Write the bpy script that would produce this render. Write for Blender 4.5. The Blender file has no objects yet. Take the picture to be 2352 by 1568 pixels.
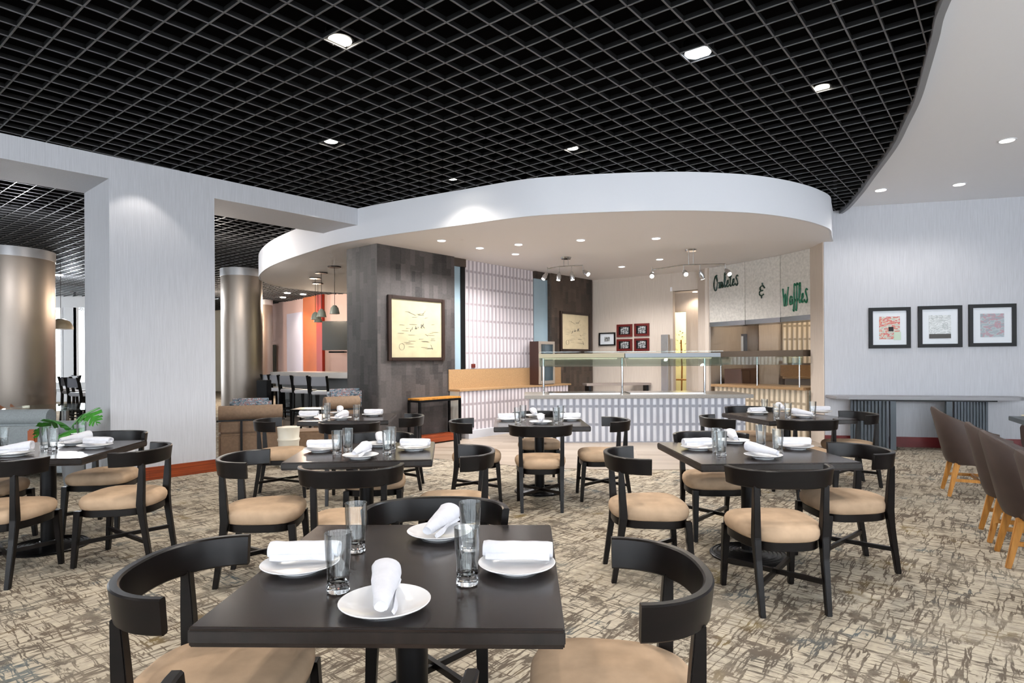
import bpy, bmesh, math, random
from mathutils import Vector, Matrix, noise
random.seed(7)
C = bpy.context.scene.collection
PI = math.pi
def rad(d): return math.radians(d)

# ------------------------------------------------------------------ camera survey
FPX, HC, ROLL, CX, CY = 1430.0, 1.42, rad(.35), 1176.0, 826.0
# measured spot of the photograph -> place at a known height / depth / upright plane
def ray(px, py):
    a = (px - CX) / FPX; b = (CY - py) / FPX
    c, s = math.cos(ROLL), math.sin(ROLL)
    return (a * c + b * s, 1.0, -a * s + b * c)
def atz(px, py, z=0.0):
    x, y, zz = ray(px, py); t = (z - HC) / zz
    return Vector((x * t, t, z))
def aty(px, py, Y):
    x, y, zz = ray(px, py)
    return Vector((x * Y, Y, HC + zz * Y))
def onplane(px, py, P, n):
    r = Vector(ray(px, py)); o = Vector((0, 0, HC))
    t = (Vector((P[0], P[1], 0)) - o).dot(Vector((n[0], n[1], 0))) / r.dot(Vector((n[0], n[1], 0)))
    return o + r * t

cam = bpy.data.cameras.new('camera'); camo = bpy.data.objects.new('camera', cam); C.objects.link(camo)
c, s = math.cos(ROLL), math.sin(ROLL)
camo.matrix_world = Matrix(((c, s, 0, 0), (0, 0, -1, 0), (-s, c, 0, HC), (0, 0, 0, 1)))
cam.sensor_width = 36; cam.lens = 36 * FPX / 2352; cam.shift_y = (CY - 784) / 2352
cam.clip_start = .05; cam.clip_end = 200
bpy.context.scene.camera = camo

# ------------------------------------------------------------------ materials
MATS = {}
def newmat(name):
    m = bpy.data.materials.new(name); m.use_nodes = True
    nt = m.node_tree; b = nt.nodes['Principled BSDF']
    MATS[name] = m
    return m, nt, b
def N(nt, t, **kw):
    n = nt.nodes.new(t)
    for k, v in kw.items():
        if k in n.inputs: n.inputs[k].default_value = v
        else: setattr(n, k, v)
    return n
def L(nt, a, b): nt.links.new(a, b)
def rgb(c): return (c[0], c[1], c[2], 1)
def lin(h):
    v = [int(h[i:i + 2], 16) / 255 for i in (0, 2, 4)]
    return tuple(x / 12.92 if x <= .04045 else ((x + .055) / 1.055) ** 2.4 for x in v)
def plain(name, col, rough=.5, metal=0., spec=.5, var=0., scale=20., bump=0., bscale=200., emit=None, es=0., coat=0.):
    m, nt, b = newmat(name)
    if isinstance(col, str): col = lin(col)
    b.inputs['Base Color'].default_value = rgb(col); b.inputs['Roughness'].default_value = rough
    b.inputs['Metallic'].default_value = metal; b.inputs['Specular IOR Level'].default_value = spec
    b.inputs['Coat Weight'].default_value = coat
    tc = N(nt, 'ShaderNodeTexCoord')
    if var:
        n = N(nt, 'ShaderNodeTexNoise', Scale=scale, Detail=5.); L(nt, tc.outputs['Object'], n.inputs['Vector'])
        r = N(nt, 'ShaderNodeValToRGB')
        r.color_ramp.elements[0].position = .3; r.color_ramp.elements[1].position = .7
        r.color_ramp.elements[0].color = rgb([max(0, x * (1 - var)) for x in col]); r.color_ramp.elements[1].color = rgb([min(1, x * (1 + var)) for x in col])
        L(nt, n.outputs['Fac'], r.inputs['Fac']); L(nt, r.outputs['Color'], b.inputs['Base Color'])
    if bump:
        n = N(nt, 'ShaderNodeTexNoise', Scale=bscale, Detail=3.); L(nt, tc.outputs['Object'], n.inputs['Vector'])
        bp = N(nt, 'ShaderNodeBump', Strength=bump, Distance=.01); L(nt, n.outputs['Fac'], bp.inputs['Height']); L(nt, bp.outputs['Normal'], b.inputs['Normal'])
    if emit:
        if isinstance(emit, str): emit = lin(emit)
        b.inputs['Emission Color'].default_value = rgb(emit); b.inputs['Emission Strength'].default_value = es
    return m
def streaky(name, c0, c1, sc=(90, 90, 2.5), rough=.75, ang=0.):
    m, nt, b = newmat(name)
    tc = N(nt, 'ShaderNodeTexCoord'); mp = N(nt, 'ShaderNodeMapping'); mp.inputs['Scale'].default_value = sc; mp.inputs['Rotation'].default_value = (0, 0, ang)
    L(nt, tc.outputs['Object'], mp.inputs['Vector'])
    n = N(nt, 'ShaderNodeTexNoise', Scale=1., Detail=4., Roughness=.6); L(nt, mp.outputs['Vector'], n.inputs['Vector'])
    r = N(nt, 'ShaderNodeValToRGB'); r.color_ramp.elements[0].position = .34; r.color_ramp.elements[1].position = .66
    r.color_ramp.elements[0].color = rgb(c0); r.color_ramp.elements[1].color = rgb(c1)
    L(nt, n.outputs['Fac'], r.inputs['Fac']); L(nt, r.outputs['Color'], b.inputs['Base Color'])
    b.inputs['Roughness'].default_value = rough
    return m
WALL = streaky('wallpaper', lin('b4b5ba'), lin('c3c4c9'), (170, 170, 3.5))
WARMWALL = streaky('warm_wallpaper', lin('c3b5a8'), lin('cfc2b5'), (120, 120, 3.))
REDWOOD = streaky('red_wood', lin('6a2810'), lin('99451c'), (2, 2, 60), .35)
WHITE = plain('white_paint', 'dcdde2', .7, bump=.03, bscale=40)
SOFFIT = plain('soffit_paint', 'ece9e9', .75)
CREAM = plain('cream_paint', 'd9d5c8', .6)
WOOD = streaky('espresso_wood', lin('070505'), lin('0f0a09'), (8, 8, 30), .34)
WOOD.node_tree.nodes['Principled BSDF'].inputs['Specular IOR Level'].default_value = .28
TOP = streaky('table_laminate', lin('150f0d'), lin('251c19'), (2.5, 60, 2), .24)
TOPD = streaky('table_laminate_band', lin('120d0b'), lin('221a17'), (30, 2.5, 2), .4)
BLACKM = plain('black_metal', '111113', .35, .6)
GRID = plain('ceiling_grid_paint', '070708', .7, spec=.25)
GRIDLIT = plain('ceiling_grid_lit_underside', '59595b', .5)  # floor bounce on the blade undersides put into a lighter grey
PLENUM = plain('black_plenum', '030304', .95, spec=.05)
SUEDE = plain('tan_suede', 'af957b', .9, var=.14, scale=9., spec=.2, bump=.05, bscale=300)
STEEL = plain('brushed_steel', 'b9babc', .25, 1.)
CHROME = plain('chrome', 'cfd0d2', .12, 1.)
GRANITE = plain('tan_granite', '9c7c59', .3, var=.35, scale=110.)
GRANG = plain('grey_granite', '85807a', .3, var=.3, scale=160.)
PORC = plain('white_porcelain', 'e2e2e4', .18, coat=.4)
LINEN = plain('white_linen', 'c6c6cc', .9, var=.04, scale=30, bump=.25, bscale=60)
LEATHER = plain('brown_leather', '3f312b', .55, var=.15, scale=8, bump=.05)
OAK = streaky('golden_oak', lin('94601f'), lin('c08537'), (30, 30, 3), .45)
GREYUP = plain('grey_upholstery', '8f9597', .9, var=.1, scale=60)
TAUPE = plain('taupe_upholstery', '7c6551', .8, var=.12, scale=30)
BLACK = plain('black_frame_paint', '08080b', .45, spec=.25)
PAPER = plain('white_mat_board', 'd5d9de', .6)
OLDPAPER = plain('aged_paper', 'a99f80', .6, var=.08, scale=6)
INK = plain('grey_ink', '4c4a48', .7)
SLATE = plain('slate_laminate', '525b63', .5)
PALETOP = plain('pale_table_laminate', '8c8a8c', .4)
ORANGE = plain('orange_lacquer', '9e5229', .4, var=.15, scale=1.)
PINKW = plain('satin_pink_panel', 'c8aaa4', .35, var=.05, scale=1.)
LILAC = plain('satin_lilac_panel', 'c3c0d2', .3)
RED = plain('red_lacquer', '7d1c08', .4)
GREEN = plain('leaf_green', '2c7a18', .45, var=.3, scale=20)
CONSOLE = plain('console_top_laminate', '8a898d', .35)
TVM = plain('dark_screen', '2b2f30', .2)
FRAMEW = plain('dark_picture_frame', '2a1c16', .35)
MAHOG = plain('mahogany_frame', '5d130e', .35)
SIGNGREEN = plain('sign_green', '0f6b4a', .4)
SIGNDARK = plain('sign_dark_green', '14352a', .4)
GALV = plain('galvanised_metal', 'd0cbc3', .5, .1, var=.14, scale=22.)
LAMPON = plain('lit_lamp', 'ffffff', .5, emit=(1, .93, .8), es=22.)
LAMPDAY = plain('lit_daylight_lamp', 'ffffff', .5, emit=(.85, .93, 1), es=6.)
LAMPSOFT = plain('lit_soft_lamp', 'ffffff', .5, emit=(1, .96, .9), es=3.)
def brushed():
    m, nt, b = newmat('brushed_column_metal')
    b.inputs['Base Color'].default_value = rgb(lin('958b82')); b.inputs['Metallic'].default_value = .85; b.inputs['Roughness'].default_value = .36
    b.inputs['Anisotropic'].default_value = .6
    return m
COLM = brushed()
COLLAR = plain('polished_collar_metal', 'c4c5c8', .28, .55)
def glassmat(name, tint, w=.9):
    m, nt, b = newmat(name)
    b.inputs['Base Color'].default_value = rgb(tint); b.inputs['Roughness'].default_value = .0
    b.inputs['Transmission Weight'].default_value = w; b.inputs['IOR'].default_value = 1.45
    return m
TUMBLER = glassmat('clear_glass', (.97, .98, .98), 1.)
def thinglass(name, tint, refl=.12, fr=.5):
    m, nt, b = newmat(name); nt.nodes.remove(b)
    o = nt.nodes['Material Output']
    t = N(nt, 'ShaderNodeBsdfTransparent'); t.inputs['Color'].default_value = rgb(tint)
    g = N(nt, 'ShaderNodeBsdfGlossy', Roughness=.02); mx = N(nt, 'ShaderNodeMixShader')
    lw = N(nt, 'ShaderNodeLayerWeight', Blend=.35); ma = N(nt, 'ShaderNodeMath', operation='MULTIPLY_ADD')
    ma.inputs[1].default_value = fr; ma.inputs[2].default_value = refl
    L(nt, lw.outputs['Fresnel'], ma.inputs[0]); L(nt, ma.outputs[0], mx.inputs['Fac'])
    L(nt, t.outputs[0], mx.inputs[1]); L(nt, g.outputs[0], mx.inputs[2]); L(nt, mx.outputs[0], o.inputs['Surface'])
    return m
CLEAR = thinglass('tumbler_glass', (.975, .985, .985), .010, .62)
PANE = thinglass('guard_glass', (.86, .93, .9), .06)
BLUEPANE = plain('frosted_blue_glass', '8fa3ad', .3, var=.05, scale=2.)
def blockmat(name, hi, lo, es):
    # ribbed back-lit glass blocks: uv = metres along the face, height
    m, nt, b = newmat(name)
    tc = N(nt, 'ShaderNodeTexCoord'); sp = N(nt, 'ShaderNodeSeparateXYZ'); L(nt, tc.outputs['UV'], sp.inputs[0])
    def tri(sock, per, w):
        a = N(nt, 'ShaderNodeMath', operation='DIVIDE'); L(nt, sock, a.inputs[0]); a.inputs[1].default_value = per
        f = N(nt, 'ShaderNodeMath', operation='FRACT'); L(nt, a.outputs[0], f.inputs[0])
        p = N(nt, 'ShaderNodeMath', operation='SUBTRACT'); L(nt, f.outputs[0], p.inputs[0]); p.inputs[1].default_value = .5
        q = N(nt, 'ShaderNodeMath', operation='ABSOLUTE'); L(nt, p.outputs[0], q.inputs[0])
        mr = N(nt, 'ShaderNodeMapRange'); mr.interpolation_type = 'SMOOTHSTEP'
        L(nt, q.outputs[0], mr.inputs['Value']); mr.inputs['From Min'].default_value = .5 - w; mr.inputs['From Max'].default_value = .5 - w * .35
        return mr.outputs['Result']
    a = tri(sp.outputs['X'], .108, .36); c2 = tri(sp.outputs['Y'], .31, .11)
    mx = N(nt, 'ShaderNodeMath', operation='MAXIMUM'); L(nt, a, mx.inputs[0]); L(nt, c2, mx.inputs[1])
    n = N(nt, 'ShaderNodeTexNoise', Scale=3., Detail=3.); L(nt, tc.outputs['UV'], n.inputs['Vector'])
    ad = N(nt, 'ShaderNodeMath', operation='MULTIPLY_ADD'); L(nt, n.outputs['Fac'], ad.inputs[0]); ad.inputs[1].default_value = .35; L(nt, mx.outputs[0], ad.inputs[2])
    sb = N(nt, 'ShaderNodeMath', operation='SUBTRACT'); L(nt, ad.outputs[0], sb.inputs[0]); sb.inputs[1].default_value = .15; sb.use_clamp = True
    r = N(nt, 'ShaderNodeValToRGB'); r.color_ramp.elements[0].color = rgb(lin(hi)); r.color_ramp.elements[1].color = rgb(lin(lo))
    L(nt, sb.outputs[0], r.inputs['Fac']); L(nt, r.outputs['Color'], b.inputs['Base Color']); L(nt, r.outputs['Color'], b.inputs['Emission Color'])
    b.inputs['Emission Strength'].default_value = es; b.inputs['Roughness'].default_value = .25
    return m
BLOCKW = blockmat('glass_block_white', 'd3d6de', '9094a0', .12)
BLOCKP = blockmat('glass_block_pink', 'c9c0c3', '968d90', .06)
BLOCKY = blockmat('glass_block_warm', 'd8c8b0', '9c8d78', .14)
def carpetmat():
    m, nt, b = newmat('carpet_weave')
    tc = N(nt, 'ShaderNodeTexCoord')
    mp = N(nt, 'ShaderNodeMapping'); mp.inputs['Rotation'].default_value = (0, 0, rad(-51)); L(nt, tc.outputs['Object'], mp.inputs['Vector'])
    wn = N(nt, 'ShaderNodeTexNoise', Scale=7., Detail=3.); L(nt, mp.outputs['Vector'], wn.inputs['Vector'])
    wm = N(nt, 'ShaderNodeVectorMath', operation='MULTIPLY_ADD'); L(nt, wn.outputs['Color'], wm.inputs[0]); wm.inputs[1].default_value = (.03, .03, 0); L(nt, mp.outputs['Vector'], wm.inputs[2])
    def crack(sc, seed, w0, w1):
        q = N(nt, 'ShaderNodeMapping'); q.inputs['Scale'].default_value = sc; q.inputs['Location'].default_value = (seed, seed * 2, 0)
        L(nt, wm.outputs[0], q.inputs['Vector'])
        n = N(nt, 'ShaderNodeTexNoise', Scale=1., Detail=3.5, Roughness=.55); L(nt, q.outputs['Vector'], n.inputs['Vector'])
        s1 = N(nt, 'ShaderNodeMath', operation='SUBTRACT'); L(nt, n.outputs['Fac'], s1.inputs[0]); s1.inputs[1].default_value = .5
        ab = N(nt, 'ShaderNodeMath', operation='ABSOLUTE'); L(nt, s1.outputs[0], ab.inputs[0])
        mr = N(nt, 'ShaderNodeMapRange'); L(nt, ab.outputs[0], mr.inputs['Value'])
        mr.inputs['From Min'].default_value = w0; mr.inputs['From Max'].default_value = w1
        mr.inputs['To Min'].default_value = 1; mr.inputs['To Max'].default_value = 0
        return mr.outputs['Result']
    a = crack((20, 1.9, 1), 3.1, .010, .030); c2 = crack((1.9, 15, 1), 9.7, .014, .034)
    mx = N(nt, 'ShaderNodeMath', operation='MAXIMUM'); L(nt, a, mx.inputs[0]); L(nt, c2, mx.inputs[1])
    # patches where the strokes crowd together
    def patch(sc, lo, hi, seed=0.):
        q = N(nt, 'ShaderNodeMapping'); q.inputs['Location'].default_value = (seed, seed, 0); L(nt, wm.outputs[0], q.inputs['Vector'])
        n = N(nt, 'ShaderNodeTexNoise', Scale=sc, Detail=7., Roughness=.72); L(nt, q.outputs['Vector'], n.inputs['Vector'])
        mr = N(nt, 'ShaderNodeMapRange'); L(nt, n.outputs['Fac'], mr.inputs['Value']); mr.inputs['From Min'].default_value = lo; mr.inputs['From Max'].default_value = hi
        return mr.outputs['Result']
    p1 = patch(4.6, .55, .59)
    mx2 = N(nt, 'ShaderNodeMath', operation='MAXIMUM'); L(nt, mx.outputs[0], mx2.inputs[0]); L(nt, p1, mx2.inputs[1])
    fd = patch(1.1, .36, .52, 4.)
    fm = N(nt, 'ShaderNodeMath', operation='MULTIPLY_ADD'); L(nt, fd, fm.inputs[0]); fm.inputs[1].default_value = .5; fm.inputs[2].default_value = .45
    mu = N(nt, 'ShaderNodeMath', operation='MULTIPLY'); L(nt, mx2.outputs[0], mu.inputs[0]); L(nt, fm.outputs[0], mu.inputs[1])
    # ground colour
    g = N(nt, 'ShaderNodeTexNoise', Scale=14., Detail=5., Roughness=.7); L(nt, mp.outputs['Vector'], g.inputs['Vector'])
    gr = N(nt, 'ShaderNodeValToRGB'); gr.color_ramp.elements[0].position = .3; gr.color_ramp.elements[1].position = .68
    gr.color_ramp.elements[0].color = rgb(lin('968d80')); gr.color_ramp.elements[1].color = rgb(lin('bbb09d')); L(nt, g.outputs['Fac'], gr.inputs['Fac'])
    # stroke colour
    k = N(nt, 'ShaderNodeTexNoise', Scale=2.1, Detail=3., Roughness=.6); L(nt, mp.outputs['Vector'], k.inputs['Vector'])
    kr = N(nt, 'ShaderNodeValToRGB'); e = kr.color_ramp.elements
    e[0].position = .3; e[0].color = rgb(lin('4e5a5f')); e[1].position = .72; e[1].color = rgb(lin('6d5c34'))
    e2 = e.new(.42); e2.color = rgb(lin('564f47')); e3 = e.new(.6); e3.color = rgb(lin('5c5146'))
    L(nt, k.outputs['Fac'], kr.inputs['Fac'])
    mc = N(nt, 'ShaderNodeMix', data_type='RGBA'); L(nt, mu.outputs[0], mc.inputs['Factor']); L(nt, gr.outputs['Color'], mc.inputs['A']); L(nt, kr.outputs['Color'], mc.inputs['B'])
    L(nt, mc.outputs['Result'], b.inputs['Base Color']); b.inputs['Roughness'].default_value = .95; b.inputs['Specular IOR Level'].default_value = .1
    return m
CARPET = carpetmat()
def plankmat():
    m, nt, b = newmat('floor_planks')
    tc = N(nt, 'ShaderNodeTexCoord'); mp = N(nt, 'ShaderNodeMapping'); mp.inputs['Rotation'].default_value = (0, 0, rad(8)); L(nt, tc.outputs['Object'], mp.inputs['Vector'])
    br = N(nt, 'ShaderNodeTexBrick'); br.inputs['Scale'].default_value = 1.; br.inputs['Brick Width'].default_value = 1.1; br.inputs['Row Height'].default_value = .15; br.inputs['Mortar Size'].default_value = .002
    br.inputs['Color1'].default_value = rgb(lin('8f8172')); br.inputs['Color2'].default_value = rgb(lin('a89b8d')); br.inputs['Mortar'].default_value = rgb(lin('6d5c50'))
    L(nt, mp.outputs['Vector'], br.inputs['Vector']); L(nt, br.outputs['Color'], b.inputs['Base Color']); b.inputs['Roughness'].default_value = .35
    return m
PLANK = plankmat()
def mosaicmat(name, c0, c1):
    m, nt, b = newmat(name)
    tc = N(nt, 'ShaderNodeTexCoord'); sp = N(nt, 'ShaderNodeMapping'); sp.inputs['Scale'].default_value = (9.5, 3.6, 1); L(nt, tc.outputs['UV'], sp.inputs['Vector'])
    sx = N(nt, 'ShaderNodeSeparateXYZ'); L(nt, sp.outputs['Vector'], sx.inputs[0])
    fx = N(nt, 'ShaderNodeMath', operation='FLOOR'); L(nt, sx.outputs['X'], fx.inputs[0])
    wo = N(nt, 'ShaderNodeTexWhiteNoise', noise_dimensions='1D'); L(nt, fx.outputs[0], wo.inputs['W'])
    ya = N(nt, 'ShaderNodeMath', operation='ADD'); L(nt, sx.outputs['Y'], ya.inputs[0]); L(nt, wo.outputs['Value'], ya.inputs[1])
    cb = N(nt, 'ShaderNodeCombineXYZ'); L(nt, sx.outputs['X'], cb.inputs[0]); L(nt, ya.outputs[0], cb.inputs[1])
    vs = N(nt, 'ShaderNodeVectorMath', operation='FLOOR'); L(nt, cb.outputs[0], vs.inputs[0])
    w = N(nt, 'ShaderNodeTexWhiteNoise', noise_dimensions='2D'); L(nt, vs.outputs[0], w.inputs['Vector'])
    sp2 = N(nt, 'ShaderNodeMapping'); sp2.inputs['Scale'].default_value = (4.3, 1.7, 1); L(nt, tc.outputs['UV'], sp2.inputs['Vector'])
    vs2 = N(nt, 'ShaderNodeVectorMath', operation='FLOOR'); L(nt, sp2.outputs['Vector'], vs2.inputs[0])
    w2 = N(nt, 'ShaderNodeTexWhiteNoise', noise_dimensions='2D'); L(nt, vs2.outputs[0], w2.inputs['Vector'])
    n = N(nt, 'ShaderNodeTexNoise', Scale=30.); L(nt, tc.outputs['UV'], n.inputs['Vector'])
    a = N(nt, 'ShaderNodeMath', operation='ADD'); L(nt, w.outputs['Value'], a.inputs[0]); L(nt, w2.outputs['Value'], a.inputs[1])
    a2 = N(nt, 'ShaderNodeMath', operation='ADD'); L(nt, a.outputs[0], a2.inputs[0]); L(nt, n.outputs['Fac'], a2.inputs[1])
    a3 = N(nt, 'ShaderNodeMath', operation='DIVIDE'); L(nt, a2.outputs[0], a3.inputs[0]); a3.inputs[1].default_value = 3.
    r = N(nt, 'ShaderNodeValToRGB'); r.color_ramp.elements[0].position = .15; r.color_ramp.elements[1].position = .85
    r.color_ramp.elements[0].color = rgb(c0); r.color_ramp.elements[1].color = rgb(c1)
    L(nt, a3.outputs[0], r.inputs['Fac']); L(nt, r.outputs['Color'], b.inputs['Base Color']); b.inputs['Roughness'].default_value = .55
    return m
MOSAIC = mosaicmat('dark_mosaic_wallpaper', lin('1e1c1c'), lin('544e4c'))
MOSAIC2 = mosaicmat('brown_mosaic_wallpaper', lin('1c1512'), lin('55473c'))
def artmat(name, cols, sc):
    m, nt, b = newmat(name)
    tc = N(nt, 'ShaderNodeTexCoord'); mp = N(nt, 'ShaderNodeMapping'); mp.inputs['Scale'].default_value = (sc, sc, sc * 2.2); L(nt, tc.outputs['Object'], mp.inputs['Vector'])
    n = N(nt, 'ShaderNodeTexNoise', Scale=1., Detail=3.); L(nt, mp.outputs['Vector'], n.inputs['Vector'])
    r = N(nt, 'ShaderNodeValToRGB'); r.color_ramp.interpolation = 'CONSTANT'; e = r.color_ramp.elements
    e[0].position = 0; e[0].color = rgb(lin(cols[0])); e[1].position = .42; e[1].color = rgb(lin(cols[1]))
    for i, h in enumerate(cols[2:]):
        x = e.new(.5 + .07 * i); x.color = rgb(lin(h))
    L(nt, n.outputs['Fac'], r.inputs['Fac']); L(nt, r.outputs['Color'], b.inputs['Base Color']); b.inputs['Roughness'].default_value = .4
    return m
ART1 = artmat('red_collage_print', ['a8a79a', 'c8c2b4', 'b8474c', 'c9866a', 'b9b9ae'], 14)
ART2 = artmat('pale_grey_print', ['b9bdbd', 'cfd2d2', 'a9adae', 'c6caca'], 10)
ART3 = artmat('grey_red_print', ['8b959b', '9aa4aa', 'a47d85', '858f95'], 10)
PHOTO = artmat('black_white_photo', ['15181a', '6e7273', 'd0d2d2', '24282a'], 22)
SKETCH = artmat('sketch_print', ['a8a39a', 'd9d2bd', 'e0dac6', 'c9c3b2'], 22)
ZIG = artmat('patterned_cushion_fabric', ['31404d', '6c7f8a', '8a5650', 'a9b4b8', '2f5360'], 16)

# ------------------------------------------------------------------ mesh helpers
class MB:
    def __init__(s): s.v = []; s.f = []; s.uv = {}
    def add(s, vs, fs):
        o = len(s.v); s.v += [tuple(p) for p in vs]; s.f += [tuple(i + o for i in f) for f in fs]
        return s
    def box(s, c, d, rz=0., bev=0.):
        x, y, z = [k / 2 for k in d]; cc, ss = math.cos(rz), math.sin(rz)
        vs = []
        for i in (-1, 1):
            for j in (-1, 1):
                for k in (-1, 1):
                    a, b_ = i * x, j * y
                    vs.append((c[0] + a * cc - b_ * ss, c[1] + a * ss + b_ * cc, c[2] + k * z))
        return s.add(vs, [(0, 1, 3, 2), (4, 6, 7, 5), (0, 4, 5, 1), (2, 3, 7, 6), (0, 2, 6, 4), (1, 5, 7, 3)])
    def prism(s, poly, z0, z1):
        n = len(poly)
        vs = [(p[0], p[1], z0) for p in poly] + [(p[0], p[1], z1) for p in poly]
        return s.add(vs, [tuple(range(n))[::-1], tuple(range(n, 2 * n))] + [(i, (i + 1) % n, n + (i + 1) % n, n + i) for i in range(n)])
    def frus(s, a, b, da, db, up=(0, 0, 1)):
        # tapered rectangular bar from a (size da) to b (size db)
        a, b = Vector(a), Vector(b); d = (b - a).normalized(); u = Vector((1, 0, 0))
        if abs(d.z) < .7: u = d.cross(Vector(up)).normalized()
        w = d.cross(u).normalized(); u = w.cross(d).normalized()
        vs = []
        for p, (p0, p1) in ((a, da), (b, db)):
            for i, j in ((-1, -1), (1, -1), (1, 1), (-1, 1)): vs.append(p + u * i * p0 / 2 + w * j * p1 / 2)
        return s.add(vs, [(3, 2, 1, 0), (4, 5, 6, 7)] + [(i, (i + 1) % 4, 4 + (i + 1) % 4, 4 + i) for i in range(4)])
    def rings(s, rings, cap=True, close=True):
        n = len(rings[0]); o = len(s.v)
        for r in rings: s.v += [tuple(p) for p in r]
        for k in range(len(rings) - 1):
            for i in range(n if close else n - 1):
                j = (i + 1) % n
                s.f.append((o + k * n + i, o + k * n + j, o + (k + 1) * n + j, o + (k + 1) * n + i))
        if cap:
            s.f.append(tuple(o + i for i in range(n))[::-1]); m = o + (len(rings) - 1) * n
            s.f.append(tuple(m + i for i in range(n)))
        return s
    def lathe(s, prof, n=28, c=(0, 0, 0), cap=True):
        return s.rings([[(c[0] + r * math.cos(2 * PI * i / n), c[1] + r * math.sin(2 * PI * i / n), c[2] + z) for i in range(n)] for r, z in prof], cap)
    def tube(s, pts, r, n=8):
        pts = [Vector(p) for p in pts]; rg = []
        for k, p in enumerate(pts):
            d = (pts[min(k + 1, len(pts) - 1)] - pts[max(k - 1, 0)]).normalized()
            u = d.cross(Vector((0, 0, 1)))
            if u.length < .05: u = d.cross(Vector((1, 0, 0)))
            u.normalize(); w = d.cross(u)
            rr = r[k] if isinstance(r, (list, tuple)) else r
            rg.append([p + u * rr * math.cos(2 * PI * i / n) + w * rr * math.sin(2 * PI * i / n) for i in range(n)])
        return s.rings(rg)
    def build(s, name, mat, parent=None, smooth=False, bevel=0., loc=None, uvdir=None):
        me = bpy.data.meshes.new(name); me.from_pydata(s.v, [], s.f); me.materials.append(mat)
        bm = bmesh.new(); bm.from_mesh(me)
        bmesh.ops.recalc_face_normals(bm, faces=bm.faces)
        if bevel: bmesh.ops.bevel(bm, geom=list(bm.edges), offset=bevel, segments=2, affect='EDGES', clamp_overlap=True)
        if uvdir:
            uv = bm.loops.layers.uv.new('uv')
            for f in bm.faces:
                n = f.normal; h = Vector((-n.y, n.x, 0))
                if h.length < .3: h = Vector((1, 0, 0)); vert = Vector((0, 1, 0))
                else: h.normalize(); vert = Vector((0, 0, 1))
                if h.dot(Vector((uvdir[0], uvdir[1], 0))) < 0: h = -h
                for l in f.loops: l[uv].uv = (h.dot(l.vert.co), vert.dot(l.vert.co))
        bm.to_mesh(me); bm.free()
        if smooth:
            for p in me.polygons: p.use_smooth = True
            me.set_sharp_from_angle(angle=rad(40))
        o = bpy.data.objects.new(name, me); C.objects.link(o)
        if parent: o.parent = parent
        if loc: o.location = loc
        return o
def tag(o, label=None, cat=None, group=None, kind=None):
    if label: o['label'] = label
    if cat: o['category'] = cat
    if group: o['group'] = group
    if kind: o['kind'] = kind
    return o
def struct(o): return tag(o, kind='structure')
def thing(name, label, cat, loc=(0, 0, 0), rz=0., group=None):
    o = bpy.data.objects.new(name, None); C.objects.link(o); o.location = loc; o.rotation_euler = (0, 0, rz); o.empty_display_size = .1
    return tag(o, label, cat, group)
def kids(o): return [x for x in C.objects if x.parent == o]
def dup(root, loc, rz=0., label=None, group=None):
    r = root.copy(); C.objects.link(r); r.location = loc; r.rotation_euler = (0, 0, rz)
    if label: r['label'] = label
    if group: r['group'] = group
    for ch in TREE.get(root.name) or TREE.setdefault(root.name, kids(root)):
        c_ = ch.copy(); C.objects.link(c_); c_.parent = r
        for g in TREE.get(ch.name) if ch.name in TREE else TREE.setdefault(ch.name, kids(ch)):
            d = g.copy(); C.objects.link(d); d.parent = c_
    return r
TREE = {}
PROTO = {}
def place(key, maker, loc, rz, label, group=None):
    if key not in PROTO:
        o = maker(); PROTO[key] = o; o.location = loc; o.rotation_euler = (0, 0, rz); o['label'] = label
        if group: o['group'] = group
        TREE[o.name] = kids(o)
        for ch in TREE[o.name]: TREE[ch.name] = kids(ch)
        return o
    return dup(PROTO[key], loc, rz, label, group)
def poly_lines(poly, P, d):
    """parameters where the line P + t d crosses the polygon"""
    ts = []
    n = len(poly)
    for i in range(n):
        a, b = poly[i], poly[(i + 1) % n]
        ex, ey = b[0] - a[0], b[1] - a[1]
        den = d[0] * ey - d[1] * ex
        if abs(den) < 1e-9: continue
        t = ((a[0] - P[0]) * ey - (a[1] - P[1]) * ex) / den
        u = ((a[0] - P[0]) * d[1] - (a[1] - P[1]) * d[0]) / den
        if 0 <= u < 1: ts.append(t)
    return ts

# ------------------------------------------------------------------ plan of the room
ZG, ZD, ZW = 3.80, 3.31, 3.86           # lattice, drum soffit, white ceiling
WO, WU = Vector((-3.85, 8.08, 0)), Vector((.6587, .7524, 0))     # left wall: right end of the pillar, direction
WN = Vector((-.7524, .6587, 0))                                  # away from the dining room
def lw(s_, n_=0., z=0.): p = WO + WU * s_ + WN * n_; return Vector((p.x, p.y, z))
BO, BU, BV = Vector((-2.17, 10.05, 0)), Vector((.648, .762, 0)), Vector((.762, -.648, 0))   # buffet wall
def bw(t, n, z=0.): p = BO + BU * t + BV * n; return Vector((p.x, p.y, z))
BANG = math.atan2(BU.y, BU.x); WANG = math.atan2(WU.y, WU.x)
DRUM = [(5.2, 10.1), (4.93, 9.62), (4.66, 9.15), (4.27, 8.76), (3.95, 8.52), (3.64, 8.33), (3.3, 8.17), (2.96, 8.06), (2.37, 7.96), (1.8, 7.95), (1.27, 8.0), (.7, 8.09), (.15, 8.25),
        (-.7, 8.73), (-1.4, 9.13), (-2.12, 9.57), (-2.91, 10.17), (-3.69, 11.03), (-4.39, 11.86), (-4.97, 12.68), (-5.54, 13.72), (-5.83, 14.5), (-5.94, 15.4), (-5.69, 16.28), (-5.12, 17.04),
        (-4.3, 17.6), (-3.0, 18.2), (-1, 18.6), (3, 18.7), (9, 18.0), (9, 9.35), (7.6, 9.7), (5.35, 10.25)]
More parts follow.
